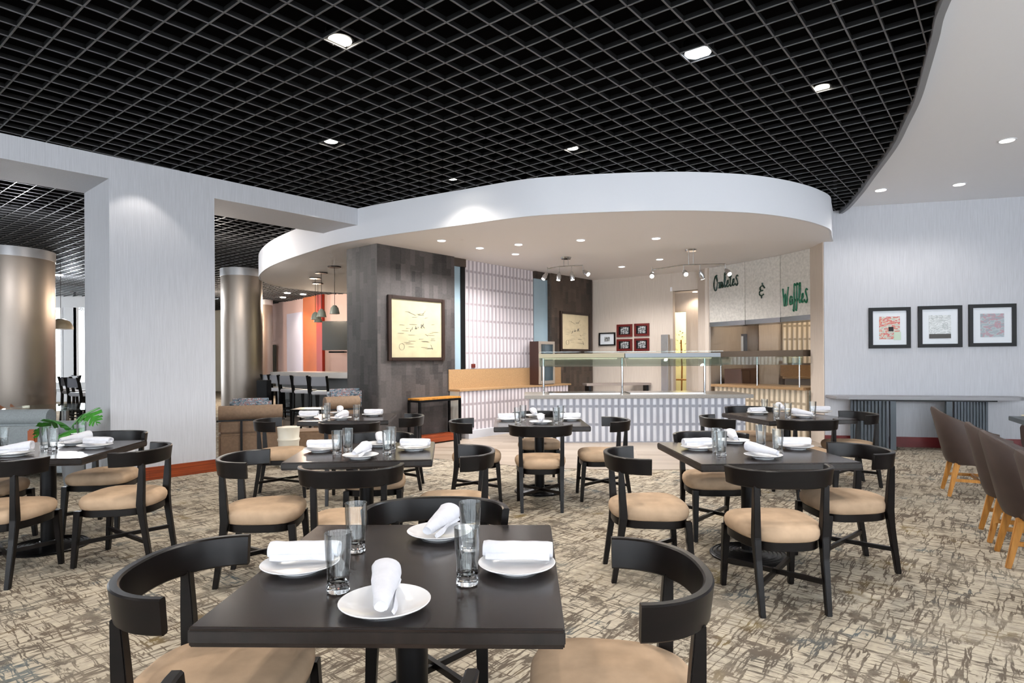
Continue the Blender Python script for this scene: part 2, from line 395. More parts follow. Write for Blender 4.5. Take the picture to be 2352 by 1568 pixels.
RC = [(2.1, -4.5), (2.12, 1.), (2.25, 2.2), (2.45, 3.1), (2.86, 4.13), (3.11, 4.6), (3.39, 5.12), (3.68, 5.67), (3.94, 6.24), (4.25, 6.94), (4.67, 8.08), (4.94, 8.81), (5.24, 9.72), (5.32, 10.1)]

# floor
struct(MB().prism([(-22, -5), (10.5, -5), (10.5, 30), (-22, 30)], -.12, 0).build('floor', CARPET))
struct(MB().prism(DRUM, -.05, .006).build('floor', PLANK))
# drum soffit
struct(MB().prism(DRUM, ZD, 4.4).build('ceiling', SOFFIT))
def band(pts, z0, z1, th, mat, name, off=.012):
    m = MB(); P = [Vector((p[0], p[1], 0)) for p in pts]; r0 = []
    for k, p in enumerate(P):
        d = (P[min(k + 1, len(P) - 1)] - P[max(k - 1, 0)]).normalized(); n = Vector((d.y, -d.x, 0))
        a, b = p - n * off, p - n * (off - th)
        r0.append([(a.x, a.y, z0), (a.x, a.y, z1), (b.x, b.y, z1), (b.x, b.y, z0)])
    m.rings(r0); return m.build(name, mat, smooth=True)
def smoothpts(pts, n=5):
    out = []
    for i in range(len(pts) - 1):
        p0, p1, p2, p3 = [Vector(pts[min(max(j, 0), len(pts) - 1)]) for j in (i - 1, i, i + 1, i + 2)]
        for k in range(n):
            t = k / n
            out.append(tuple(.5 * ((2 * p1) + (-p0 + p2) * t + (2 * p0 - 5 * p1 + 4 * p2 - p3) * t * t + (-p0 + 3 * p1 - 3 * p2 + p3) * t ** 3)))
    out.append(tuple(pts[-1])); return out
struct(band(smoothpts(DRUM[:26]), ZD - .002, ZG, .03, WHITE, 'wall_drum', .02))
struct(band(smoothpts(DRUM[:26]), ZG, 4.4, .05, PLENUM, 'trim_4', .03))
# white ceiling on the right and the trim that edges the lattice
RCs = smoothpts(RC)
struct(MB().prism(RCs + [(10.5, 9.3), (10.5, -4.5)], ZW, 4.4).build('ceiling', plain('bright_ceiling_paint', 'eeeef1', .7)))
struct(band(RCs, ZG - .045, ZW + .02, .05, plain('trim_grey', '85868a', .5), 'trim_1', -.0))
struct(band(RCs, ZG + .036, 4.4, .025, PLENUM, 'trim_6', .03))
# black void above the lattice
struct(MB().prism([(-22, -5), (10.5, -5), (10.5, 30), (-22, 30)], 4.45, 4.6).build('ceiling', PLENUM))
# lattice
def lattice():
    ga = rad(51.1); ui = Vector((math.cos(ga), math.sin(ga))); uj = Vector((math.cos(ga + PI / 2), math.sin(ga + PI / 2)))
    o = Vector((.19, 4.15)); pi_, pj = .2108, .2165
    main = [(-20, -4.5), (2.1, -4.5)] + [(p[0] - .0, p[1]) for p in RC[1:]] + [(10, 10.2), (10, 29), (-20, 29)]
    hole = DRUM
    ws = lw(-9, 0); we = lw(2.25, 0)
    wall = [tuple(lw(-14, 0))[:2], tuple(lw(2.3, 0))[:2], tuple(lw(2.3, .95))[:2], tuple(lw(-14, .95))[:2]]
    m = MB(); mc = MB()
    def inside(poly, p):
        return len([t for t in poly_lines(poly, p, (1., .0001234)) if t > 0]) % 2 == 1
    for d, e, pitch, rng in ((ui, uj, pj, range(-95, 95)), (uj, ui, pi_, range(-70, 130))):
        for k in rng:
            P = o + e * pitch * k
            ts = sorted(poly_lines(main, P, d) + poly_lines(hole, P, d) + poly_lines(wall, P, d))
            for t0, t1 in zip(ts, ts[1:]):
                if t1 - t0 < .02: continue
                q = P + d * (t0 + t1) / 2; q = (q.x, q.y)
                if not inside(main, q) or inside(hole, q) or inside(wall, q): continue
                if (t1 - t0) > 60: continue
                cx, cy = q
                if cy > 27 or cx < -19: pass
                m.box((cx, cy, ZG + .022), (t1 - t0, .008, .034), math.atan2(d.y, d.x)); mc.box((cx, cy, ZG + .0025), (t1 - t0, .0105, .005), math.atan2(d.y, d.x))
    return m.build('ceiling', GRID), mc.build('ceiling', GRIDLIT)
for o in lattice(): struct(o)

# left wall: header, big pillar, further pillar towards the camera
m = MB()
def seg(mb, s0, s1, n0, n1, z0, z1): mb.prism([tuple(lw(s0, n0))[:2], tuple(lw(s1, n0))[:2], tuple(lw(s1, n1))[:2], tuple(lw(s0, n1))[:2]], z0, z1)
seg(m, -1.194, 0, 0, .95, 0, 3.54); struct(m.build('wall_left', WALL))
m = MB(); seg(m, -14, 2.28, 0, .95, 3.54, ZG); struct(m.build('wall_left', WALL))
m = MB(); seg(m, -14, -5.2, 0, .95, 0, 3.54); struct(m.build('wall_left', WALL)); m = MB(); seg(m, -14, 2.26, -.004, .954, ZG, 4.4); struct(m.build('trim_5', PLENUM))
m = MB(); seg(m, -.8, .012, -.018, 0, 0, .155); seg(m, -1.2, -.8, -.018, 0, 0, .155); seg(m, 0, .018, -.018, .95, 0, .155)
struct(m.build('baseboard_left', REDWOOD, bevel=.003))
o = MB().box((0, 0, 0), (.075, .012, .12)).build('wall_outlet', PORC); o.location = lw(-.985, -.008, .40); o.rotation_euler.z = WANG
tag(o, 'small white wall outlet low on the big grey pillar', 'outlet')

# right wall
R0, R1 = Vector((5.10, 10.16, 0)), Vector((10.4, 8.86, 0)); RD = (R1 - R0).normalized(); RN = Vector((RD.y, -RD.x, 0)); RANG = math.atan2(RD.y, RD.x)
def rw(s_, n_, z): p = R0 + RD * s_ + RN * n_; return Vector((p.x, p.y, z))
m = MB(); m.prism([tuple(rw(0, 0, 0))[:2], tuple(rw(5.4, 0, 0))[:2], tuple(rw(5.4, -.5, 0))[:2], (5.16, 10.72)], 0, 4.4)
struct(m.build('wall_right', WALL))
m = MB(); m.prism([(5.095, 10.16), (5.155, 10.72), (5.145, 10.73), (5.085, 10.17)], 0, ZD); struct(m.build('wall_right', WARMWALL))
m = MB(); m.prism([tuple(rw(0, .02, 0))[:2], tuple(rw(5.4, .02, 0))[:2], tuple(rw(5.4, 0, 0))[:2], tuple(rw(0, 0, 0))[:2]], 0, .16)
struct(m.build('baseboard_right', plain('dark_red_wood', '6c1a1c', .4, var=.2, scale=4)))

# walls behind and beside the camera, with wide openings that let the daylight in
m = MB(); m.box((-4, -4.6, .35), (30, .2, .7)); m.box((-4, -4.6, 3.9), (30, .2, 1.0))
for k in range(-5, 4): m.box((k * 3.2 - .8, -4.6, 2), (.35, .2, 3.))
struct(m.build('wall_rear', WHITE))
m = MB(); m.box((10.5, 2.2, .45), (.2, 13.6, .9)); m.box((10.5, 2.2, 3.95), (.2, 13.6, .9)); m.box((10.5, 5.6, 2.), (.2, 6.8, 3.6))
for k in range(3): m.box((10.5, -4.4 + k * 3.3, 2), (.2, .3, 3.6))
struct(m.build('wall_window_side', WHITE))
# outer shell of the far rooms
m = MB(); m.box((-21.9, 6, 2.2), (.2, 22, 4.4)); m.box((-2, 29.9, 2.2), (25, .2, 4.4)); m.box((-14.4, 27, 2.2), (.2, 6, 4.4)); m.box((10.4, 19.6, 2.2), (.2, 21, 4.4))
struct(m.build('wall_far', CREAM))

def tparam(px, n=0.):   # column-face parameter seen at picture column px
    q = (px - CX) / FPX; P = BO + BV * n
    return (q * P.y - P.x) / (BU.x - q * BU.y)
# ------------------------------------------------------------------ buffet wall, columns, back rooms
def brect(mb, t0, t1, n0, n1, z0, z1): mb.prism([tuple(bw(t0, n0))[:2], tuple(bw(t1, n0))[:2], tuple(bw(t1, n1))[:2], tuple(bw(t0, n1))[:2]], z0, z1); return mb
struct(brect(MB(), 0, 1.74, -.83, 0, 0, ZD).build('wall_column', MOSAIC, uvdir=BU))
struct(brect(MB(), 4.69, 6.32, -.83, 0, 0, ZD).build('wall_column', MOSAIC2, uvdir=BU))
struct(brect(MB(), 1.745, 2.095, -.14, -.05, 3.16, ZD).build('trim_2', MOSAIC2, uvdir=BU))
struct(brect(MB(), 4.19, 4.685, -.14, -.05, 3.16, ZD).build('trim_3', MOSAIC2, uvdir=BU))
w1 = thing('window_1', None, None); struct(w1)
brect(MB(), 1.745, tparam(1058, -.1), -.12, -.10, .9, 3.16).build('pane', BLUEPANE, w1); brect(MB(), tparam(1058, -.1) + .002, 2.095, -.14, -.08, .9, 3.16).build('window_frame', BLACK, w1)
w2 = thing('window_2', None, None); struct(w2)
brect(MB(), 4.2, 4.685, -.12, -.10, .9, 3.16).build('pane', BLUEPANE, w2)
struct(brect(MB(), 1.74, 4.69, -.80, -.5, 0, ZD).build('wall_buffet', CREAM))
def ribbed(p0, p1, z0, z1, mat, name, per=.108, dep=.014, parent=None, th=.06):
    d = (Vector(p1) - Vector(p0)); Ln = d.length; d.normalize(); n = Vector((d.y, -d.x, 0))
    k = max(2, round(Ln / per)); me = MB(); front = []
    for i in range(k):
        for q in (0, .12, .3, .5, .7, .88):
            x = (i + q) / k * Ln; front.append(Vector(p0) + d * x + n * dep * math.sin(PI * q) ** .6)
    front.append(Vector(p1)); back = [Vector(p1) - n * th, Vector(p0) - n * th]
    me.prism([(v.x, v.y) for v in front + back], z0, z1)
    o = me.build(name, mat, parent, uvdir=(d.x, d.y))
    # straight uv along the face so that the joints sit on the ribs
    uv = o.data.uv_layers[0].data
    for pl in o.data.polygons:
        for li in pl.loop_indices:
            v = o.data.vertices[o.data.loops[li].vertex_index].co
            uv[li].uv = (((v - Vector(p0)).dot(d)) * per * k / Ln, v.z)
    return o
blk = ribbed(bw(2.1, -.10), bw(4.18, -.10), 1.25, ZD - .003, BLOCKP, 'glass_block_wall')
tag(blk, 'tall back-lit wall of ribbed pale glass blocks behind the side counter', 'glass block wall')
o = MB().box((0, 0, 0), (.10, .02, .075)).build('wall_outlet', plain('red_brown_plate', '5a211a', .4)); o.location = bw(2.3, -.075, 1.31); o.rotation_euler.z = BANG
tag(o, 'small red-brown outlet plate at the foot of the glass block wall', 'outlet')
# side counter
sc = thing('side_counter', 'long buffet counter with tan granite top and lit ribbed front beside the dark column', 'counter')
brect(MB(), 1.60, 4.95, .004, .25, .15, .86).build('body', CREAM, sc)
ribbed(bw(1.60, .262), bw(4.93, .262), .15, .86, BLOCKP, 'front_panel', parent=sc, th=.012)
brect(MB(), 1.565, 5.0, .004, .30, .86, .895).build('worktop', GRANITE, sc, bevel=.004)
brect(MB(), 1.565, 5.0, .004, .022, .895, 1.25).build('backsplash', GRANITE, sc)
brect(MB(), 1.74, 4.95, .004, .34, .0, .15).build('plinth', plain('pale_stone', 'b9bac0', .5), sc)
# display cabinet on the counter
dc = thing('display_cabinet', 'tall dark brown display cabinet with glass front on the side counter', 'cabinet')
brect(MB(), 3.89, 4.41, .024, .26, .896, 1.80).build('body', plain('dark_brown_laminate', '331b14', .35), dc)
m = MB()
for (a0, a1, z0, z1) in ((3.89, 3.94, .91, 1.80), (4.36, 4.41, .91, 1.80), (3.94, 4.36, 1.74, 1.80), (3.94, 4.36, .91, .98), (3.94, 4.36, 1.30, 1.40)): brect(m, a0, a1, .26, .29, z0, z1)
m.build('front_frame', plain('beige_metal', 'a79d92', .4, .5), dc)
brect(MB(), 3.94, 4.36, .265, .275, .98, 1.74).build('glass_front', plain('dark_teal_glass', '2d3a40', .1), dc)
# tray stand in front of the dark column
ts = thing('tray_stand', 'narrow wooden-topped tray stand on black metal legs against the dark column', 'stand')
brect(MB(), .57, 1.53, .06, .36, .755, .785).build('top', OAK, ts, bevel=.004)
brect(MB(), .57, 1.53, .06, .36, .72, .755).build('apron', BLACKM, ts)
for a_ in (.585, 1.515):
    for b_ in (.075, .345): brect(MB(), a_ - .018, a_ + .018, b_ - .018, b_ + .018, 0, .72).build('leg', BLACKM, ts)
brect(MB(), .61, 1.49, .04, .34, .03, .14).build('lower_shelf', REDWOOD, ts)

# framed technical drawings on the dark columns
def bframe(name, t0, t1, z0, z1, w, label, fm, pm):
    f = thing(name, label, 'picture')
    m = MB()
    for (a0, a1, b0, b1) in ((t0, t0 + w, z0, z1), (t1 - w, t1, z0, z1), (t0 + w, t1 - w, z1 - w * .8, z1), (t0 + w, t1 - w, z0, z0 + w * .8)): brect(m, a0, a1, .002, .045, b0, b1)
    m.build('frame', fm, f, bevel=.006)
    brect(MB(), t0 + w, t1 - w, .004, .018, z0 + w * .8, z1 - w * .8).build('print', pm, f)
    m = MB(); rr = random.Random(3); W_, H_ = t1 - t0 - 2 * w, z1 - z0 - 1.6 * w
    for k in range(34):   # fine ink strokes of the drawing
        a = t0 + w + W_ * rr.uniform(.12, .8); z = z0 + w + H_ * rr.uniform(.12, .8); ln = W_ * rr.uniform(.04, .16); an = rr.choice((0, 0, 0, rr.uniform(-1.2, 1.2)))
        p, q = bw(a, .0195, z), bw(a + ln * math.cos(an), .0195, z + ln * math.sin(an))
        m.frus(p, q, (.007, .002), (.007, .002))
    pts = [bw(t0 + w + W_ * .2 + W_ * .05 * math.cos(x), .0195, z0 + w + H_ * .17 + W_ * .05 * math.sin(x)) for x in [2 * PI * i / 16 for i in range(17)]]
    for p, q in zip(pts, pts[1:]): m.frus(p, q, (.005, .002), (.005, .002))
    for k in range(14):
        a = t0 + w + W_ * rr.uniform(.34, .62); z = z0 + w + H_ * (.35 + .5 * (a - t0 - w) / W_ * .6); p = bw(a, .0195, z); q = bw(a + rr.uniform(-.04, .07), .0195, z + rr.uniform(-.03, .06)); m.frus(p, q, (.016, .002), (.008, .002))
    m.build('ink_print', INK, f)
    return f
ta, tb = tparam(889), tparam(1019)
bframe('framed_drawing', ta, tb, 1.42 - .005, 2.50, .07, 'large black-framed technical drawing on aged paper on the nearer dark column', FRAMEW, OLDPAPER)
ta, tb = tparam(1285), tparam(1354)
bframe('framed_drawing', ta, tb, 1.60, 2.50, .07, 'black-framed pale drawing on the further dark brown column', FRAMEW, plain('cream_paper', 'c4b494', .6, var=.08, scale=7))

# back walls: paper wall, bulkhead, doorway, post, alcove
A0, A1 = Vector((1.93, 14.96, 0)), Vector((3.55, 13.72, 0))
def thickwall(p, q, z0, z1, mat, th=.12, name='wall_back'):
    d = (Vector(q) - Vector(p)).normalized(); n = Vector((-d.y, d.x, 0)) * th
    p, q = Vector(p), Vector(q)
    return struct(MB().prism([(p.x, p.y), (q.x, q.y), (q.x + n.x, q.y + n.y), (p.x + n.x, p.y + n.y)], z0, z1).build(name, mat))
thickwall(A0, A1, 0, ZD, WARMWALL)
thickwall((3.55, 13.72, 0), (4.06, 13.42, 0), 2.91, ZD, WARMWALL)
thickwall((3.50, 13.8, 0), (4.0, 15.2, 0), 0, 2.91, WARMWALL, .1)
struct(MB().prism([(3.5, 13.75), (4.3, 13.3), (4.6, 14.1), (3.75, 14.35)], 2.91, 3.0).build('ceiling', SOFFIT))
D0, D1 = Vector((3.62, 14.32, 0)), Vector((4.5, 13.85, 0))
def dpt(px): q = (px - CX) / FPX; t = (q * D0.y - D0.x) / ((D1.x - D0.x) - q * (D1.y - D0.y)); return D0 + (D1 - D0) * t
pa, pb, pc = dpt(1543), dpt(1576), dpt(1622)
thickwall(pa - (D1 - D0).normalized() * .1, pc, 2.49, 2.95, WARMWALL); thickwall(pb, pc, 0, 2.49, WARMWALL)
thickwall((2.9, 17.6, 0), (6.5, 16.4, 0), 0, 3.3, plain('yellow_room_paint', 'e6dfae', .7), name='wall_service')
thickwall((4.03, 13.35, 0), (4.14, 12.97, 0), 0, ZD, WARMWALL, -.04)
thickwall((4.11, 12.98, 0), (5.57, 15.0, 0), 0, ZD, WARMWALL, .08)
thickwall((5.5, 15.0, 0), (8.9, 13.9, 0), 0, ZD, WARMWALL, .1)
# sloping box pillar in the alcove
struct(MB().box((6.02, 14.62, 1.65), (.42, .3, 3.3), rad(-18)).build('wall_back', WARMWALL))
# steel corner post by the doorway
o = MB().box((3.37, 13.66, .975), (.16, .12, 1.95), rad(-38)).build('corner_guard', STEEL, bevel=.004)
tag(o, 'upright grey steel post beside the yellow doorway behind the buffet', 'post')
# things seen through the doorway
pt = thing('potted_tree', 'slim golden-green potted tree in the bright room beyond the doorway', 'plant', (4.32, 15.9, 0))
MB().lathe([(.1, 0), (.15, .3), (.16, .32), (.13, .32)], 16).build('pot', OAK, pt); MB().tube([(0, 0, .3), (.02, 0, 1.2), (0, 0, 1.9)], .02).build('stem', OAK, pt)
m = MB(); rr = random.Random(5)
for k in range(60):
    a = rr.uniform(0, 2 * PI); z = rr.uniform(1.2, 2.1); r = rr.uniform(.05, .26) * (1.2 if z > 1.9 else .6); p = Vector((r * math.cos(a), r * math.sin(a), z)); q = p + Vector((math.cos(a) * .1, math.sin(a) * .1, .03))
    n = Vector((-math.sin(a), math.cos(a), 0)) * .022; m.add([p, (p + q) / 2 + n, q, (p + q) / 2 - n + Vector((0, 0, .004))], [(0, 1, 2, 3)])
m.build('foliage', plain('olive_leaf', '8d8240', .6), pt)
st = thing('serving_cart', 'golden wooden service cart glimpsed through the doorway', 'cart', (4.28, 15.5, 0), rad(-20))
for z in (.2, .55, .9): MB().box((0, 0, z), (.55, .4, .03)).build('shelf', OAK, st)
for x in (-.25, .25):
    for y in (-.17, .17): MB().box((x, y, .45), (.03, .03, .9)).build('post', plain('pale_metal', 'd5c79a', .4), st)
# sign panels over the omelette station
SP = [Vector((4.11, 12.98, 0)), Vector((4.57, 12.19, 0)), Vector((4.93, 11.42, 0)), Vector((5.16, 10.70, 0))]
words = [('Omletes', SIGNDARK), ('&', SIGNDARK), ('Waffles', SIGNGREEN)]
# hand-lettered strokes: unit boxes, x to the right, y up, baseline 0
GL = {'O': (.62, [[(.45, .95), (.2, .85), (.05, .4), (.12, .0), (.3, -.08), (.42, .2), (.45, .6), (.3, .9), (.15, .75)]]),
      'm': (.62, [[(.0, .42), (.1, .3), (.06, 0)], [(.08, .2), (.2, .42), (.28, .3), (.24, 0)], [(.26, .2), (.38, .42), (.46, .3), (.44, .02), (.6, .14)]]),
      'l': (.30, [[(.0, .12), (.2, .6), (.2, .95), (.1, .9), (.06, .4), (.12, .0), (.3, .12)]]),
      'e': (.36, [[(.0, .14), (.22, .26), (.2, .42), (.08, .34), (.06, .06), (.2, .0), (.36, .14)]]),
      't': (.30, [[(.14, .85), (.08, .3), (.1, .02), (.2, .0), (.3, .12)], [(-.04, .58), (.26, .66)]]),
      's': (.36, [[(.3, .55), (.18, .62), (.1, .48), (.2, .3), (.28, .1), (.16, -.06), (.02, .04)]]),
      '&': (.6, [[(.5, .55), (.3, .75), (.1, .6), (.16, .42), (.34, .4), (.1, .36), (.04, .16), (.2, .02), (.42, .1)], [(.3, .95), (.3, .8)], [(.22, .02), (.22, -.18)]]),
      'W': (.75, [[(.0, .9), (.08, .4), (.14, .0), (.3, .62), (.38, .0), (.5, .5), (.62, .95)]]),
      'a': (.42, [[(.3, .36), (.12, .42), (.04, .18), (.14, .0), (.28, .3), (.28, .04), (.42, .12)]]),
      'f': (.28, [[(.24, .9), (.12, .98), (.08, .5), (.08, -.1), (.06, -.35), (.0, -.2), (.16, .2), (.28, .16)]])}
for k, (word, mat) in enumerate(words):
    a, b = SP[k], SP[k + 1]; d = (b - a).normalized(); n = Vector((d.y, -d.x, 0)); n = -n if n.y > 0 else n
    if n.dot(Vector((-a.x, -a.y, 0))) < 0: n = -n
    lab = ['galvanised metal sign panel lettered Omletes in dark green script', 'galvanised metal sign panel with a small green ampersand', 'galvanised metal sign panel lettered Waffles in green script'][k]
    sg = thing('sign_panel', lab, 'sign'); g = d * .006
    MB().prism([(p.x, p.y) for p in (a + g, b - g, b - g - n * .12, a + g - n * .12)], 2.17, ZD - .003).build('panel', GALV, sg)
    MB().prism([(p.x, p.y) for p in (a + g - n * .0, b - g, b - g - n * .5, a + g - n * .5)], 2.08, 2.17).build('lower_trim', STEEL, sg)
    m = MB(); tot = sum(GL[ch][0] for ch in word); W_ = (b - a).length
    x0, x1, base, hgt = [(.15, .84, 2.84, .30), (.42, .62, 2.60, .26), (.10, .90, 2.36, .36)][k]
    sx = (x1 - x0) * W_ / tot; cx = x0 * W_; up = .0
    for ch in word:
        for stroke in GL[ch][1]:
            pts = [a + d * (cx + px_ * sx) + n * .012 + Vector((0, 0, base + py_ * hgt + (cx - x0 * W_) * .08)) for px_, py_ in stroke]
            sm = smoothpts([tuple(p) for p in pts], 4)
            m.tube(sm, [.015 if i % 8 < 4 else .011 for i in range(len(sm))], 5)
        cx += GL[ch][0] * sx
    m.build('lettering', mat, sg)
# omelette counter under the signs
oc = thing('omelette_counter', 'angled station counter with tan top and warm lit ribbed front beneath the metal signs', 'counter')
q0, q1 = atz(1638, 874, .93) , Vector((5.09, 10.75, 0)); q0 = Vector((4.08, 12.55, 0))
dd = (q1 - q0).normalized(); nn = Vector((-dd.y, dd.x, 0)); nn = nn if nn.x > 0 else -nn
ribbed(q0, q1, .0, .86, BLOCKY, 'front_panel', parent=oc, th=.05)
MB().prism([(p.x, p.y) for p in (q0 + nn * .06, q1 + nn * .06, q1 + nn * .8, q0 + nn * .55)], 0, .86).build('body', CREAM, oc)
MB().prism([(p.x, p.y) for p in (q0 - nn * .09 - dd * .02, q1 - nn * .09, q1 + nn * .8, q0 + nn * .55)], .86, .91).build('worktop', GRANITE, oc, bevel=.004)
og = thing('sneeze_guard', 'dark glass and metal sneeze guard on the omelette counter', 'sneeze guard')
for f_ in (.08, .5, .93):
    p = q0.lerp(q1, f_); MB().tube([(p.x, p.y, .911), (p.x, p.y, 1.45)], .014).build('post', STEEL, og)
p, q = q0 - nn * .1, q1 - nn * .1
MB().prism([(v.x, v.y) for v in (p, q, q + nn * .4, p + nn * .4)], 1.45, 1.56).build('canopy', plain('dull_bronze_metal', '6e6459', .3, .7), og)
MB().prism([(v.x, v.y) for v in (p - nn * .02, q - nn * .02, q - nn * .01, p - nn * .01)], 1.30, 1.45).build('glass_panel', PANE, og)
# alcove fittings
cb = thing('base_cabinet', 'low dark brown cabinet inside the omelette alcove', 'cabinet', (5.0, 13.6, 0), rad(54))
MB().box((0, 0, .6), (1.2, .35, 1.2)).build('body', plain('brown_laminate', '5b4034', .5), cb)
for x in (-.3, .3): MB().box((x, -.18, .6), (.57, .02, 1.1)).build('door', plain('brown_door_laminate', '5f4437', .45), cb, bevel=.004)
fb = thing('back_counter', 'small tan back counter against the rear wall of the alcove', 'counter', (6.75, 14.1, 0), rad(-18))
MB().box((0, 0, .48), (1.1, .5, .96)).build('body', plain('alcove_grey', '877d76', .5), fb); MB().box((0, 0, .98), (1.2, .56, .05)).build('worktop', GRANITE, fb); MB().box((0, .25, 1.13), (1.2, .04, .26)).build('backsplash', GRANITE, fb)
ab = ribbed((6.35, 14.62, 0), (8.4, 13.98, 0), 1.3, ZD - .01, BLOCKY, 'glass_block_panel', th=.04)
tag(ab, 'warm glass block panel at the back of the omelette alcove', 'glass block wall')
af = thing('picture_frame', 'dark-framed white sheet on the rear wall of the omelette alcove', 'picture', (5.42, 14.93, 0), rad(-18))
MB().box((0, -.02, 1.75), (.42, .04, .5)).build('frame', FRAMEW, af); MB().box((-.03, -.045, 1.75), (.3, .01, .4)).build('print', PAPER, af)

# island buffet
ib = thing('buffet_island', 'long buffet island with granite top and cool lit ribbed front', 'counter')
i0, i1 = Vector((.29, 10.62, 0)), Vector((3.95, 10.55, 0)); idr = (i1 - i0).normalized(); inn = Vector((-idr.y, idr.x, 0))
ribbed(i0, i1, 0, .755, BLOCKW, 'front_panel', per=.125, parent=ib, th=.05)
MB().prism([(v.x, v.y) for v in (i0 + inn * .06, i1 + inn * .06, i1 + inn * 1.0, i0 + inn * 1.0)], 0, .755).build('body', BLOCKW, ib, uvdir=(0, 1))
MB().prism([(v.x, v.y) for v in (i0 - inn * .12 - idr * .08, i1 - inn * .12 + idr * .1, i1 + inn * 1.08 + idr * .1, i0 + inn * 1.08 - idr * .08)], .755, .815).build('worktop', GRANG, ib, bevel=.006)
for a_, b_ in ((.35, 1.58), (1.75, 3.02)): MB().prism([(v.x, v.y) for v in (i0 + inn * .2 + idr * a_, i0 + inn * .2 + idr * b_, i0 + inn * .85 + idr * b_, i0 + inn * .85 + idr * a_)], .815, .835).build('food_well', STEEL, ib, bevel=.003)
ig = thing('sneeze_guard', 'long sneeze guard of glass and steel standing on the buffet island', 'sneeze guard')
def ip(s_, n_, z): v = i0 + idr * s_ + inn * n_; return Vector((v.x, v.y, z))
for s_ in (.26, 1.66, 3.12):
    MB().tube([ip(s_, .5, .816), ip(s_, .5, 1.44)], .022, 12).build('post', CHROME, ig, smooth=True)
for (a_, b_), mt in (((.18, 1.665), plain('champagne_steel', '9c917b', .5, .6)), ((1.675, 3.33), plain('dull_steel', '8d9095', .5, .7))):
    MB().prism([tuple(ip(a_, .25, 0))[:2], tuple(ip(b_, .25, 0))[:2], tuple(ip(b_, .75, 0))[:2], tuple(ip(a_, .75, 0))[:2]], 1.44, 1.52).build('canopy', mt, ig, bevel=.006)
    MB().prism([tuple(ip(a_, .12, 0))[:2], tuple(ip(b_, .12, 0))[:2], tuple(ip(b_, .82, 0))[:2], tuple(ip(a_, .82, 0))[:2]], 1.545, 1.553).build('glass_shelf', PANE, ig)
    m = MB(); m.add([ip(a_, .24, 1.45), ip(b_, .24, 1.45), ip(b_, .10, 1.30), ip(a_, .10, 1.30), ip(a_, .25, 1.445), ip(b_, .25, 1.445), ip(b_, .11, 1.295), ip(a_, .11, 1.295)],
               [(0, 1, 2, 3), (7, 6, 5, 4), (0, 4, 5, 1), (3, 2, 6, 7), (0, 3, 7, 4), (1, 5, 6, 2)]); m.build('glass_panel', PANE, ig)
    MB().prism([tuple(ip(a_ + .1, .45, 0))[:2], tuple(ip(b_ - .1, .45, 0))[:2], tuple(ip(b_ - .1, .5, 0))[:2], tuple(ip(a_ + .1, .5, 0))[:2]], 1.425, 1.44).build('heat_lamp', plain('heat_lamp_glow', 'ffffff', .5, emit=(1, .85, .6), es=1.2), ig)
# low rail table behind island
rt = thing('tray_rail', 'low grey tray table behind the buffet island by the brown column', 'table', (2.35, 14.0, 0), rad(0))
MB().box((0, 0, .86), (1.5, .35, .05), rad(10)).build('top', plain('worn_grey_wood', '8c7f77', .5), rt)
for x in (-.66, .66): MB().box((x, x * .17, .42), (.05, .3, .84), rad(10)).build('leg', BLACKM, rt)

# small frames on the beige wall
AD = (A1 - A0).normalized(); AN = Vector((AD.y, -AD.x, 0)); AN = AN if AN.y < 0 else -AN; AANG = math.atan2(AD.y, AD.x)
def wallframe(name, x0, y0, x1, y1, P, D, Nn, bw_, fm, matboard, art, inset, label, group=None):
    p = onplane(x0, y1, P, Nn); q = onplane(x1, y0, P, Nn)
    c_ = (p + q) / 2; W_ = abs((q - p).dot(D)); H_ = abs(q.z - p.z)
    f = thing(name, label, 'picture', (c_.x, c_.y, c_.z), math.atan2(D.y, D.x), group)
    m = MB(); b2 = bw_
    for cx, cz, sx, sz in ((-W_ / 2 + b2 / 2, 0, b2, H_), (W_ / 2 - b2 / 2, 0, b2, H_), (0, H_ / 2 - b2 / 2, W_ - 2 * b2, b2), (0, -H_ / 2 + b2 / 2, W_ - 2 * b2, b2)): m.box((cx, -.02, cz), (sx, .035, sz))
    m.build('frame', fm, f)
    MB().box((0, -.010, 0), (W_ - 2 * b2, .012, H_ - 2 * b2)).build('mat_board', matboard, f)
    MB().box((0, -.018, -.0), (W_ * inset, .006, H_ * inset * 1.1)).build('print', art, f)
    return f, W_, H_
Pn = (A0.x, A0.y)
wallframe('small_frame', 1377, 763, 1414, 794, Pn, AD, AN, .03, BLACK, PAPER, PHOTO, .32, 'small black landscape frame left of the four mahogany frames')
for (x0, y0, x1, y1, lb) in ((1418, 744, 1453, 774, 'mahogany-framed snapshot, upper left of the cluster of four'), (1458, 742, 1492, 772, 'mahogany-framed snapshot, upper right of the cluster of four'),
                             (1418, 778, 1453, 806, 'mahogany-framed snapshot, lower left of the cluster of four'), (1458, 776, 1492, 806, 'mahogany-framed snapshot, lower right of the cluster of four')):
    wallframe('small_frame', x0, y0, x1, y1, Pn, AD, AN, .05, MAHOG, BLACK, PHOTO, .5, lb, 'mahogany frames behind the buffet')
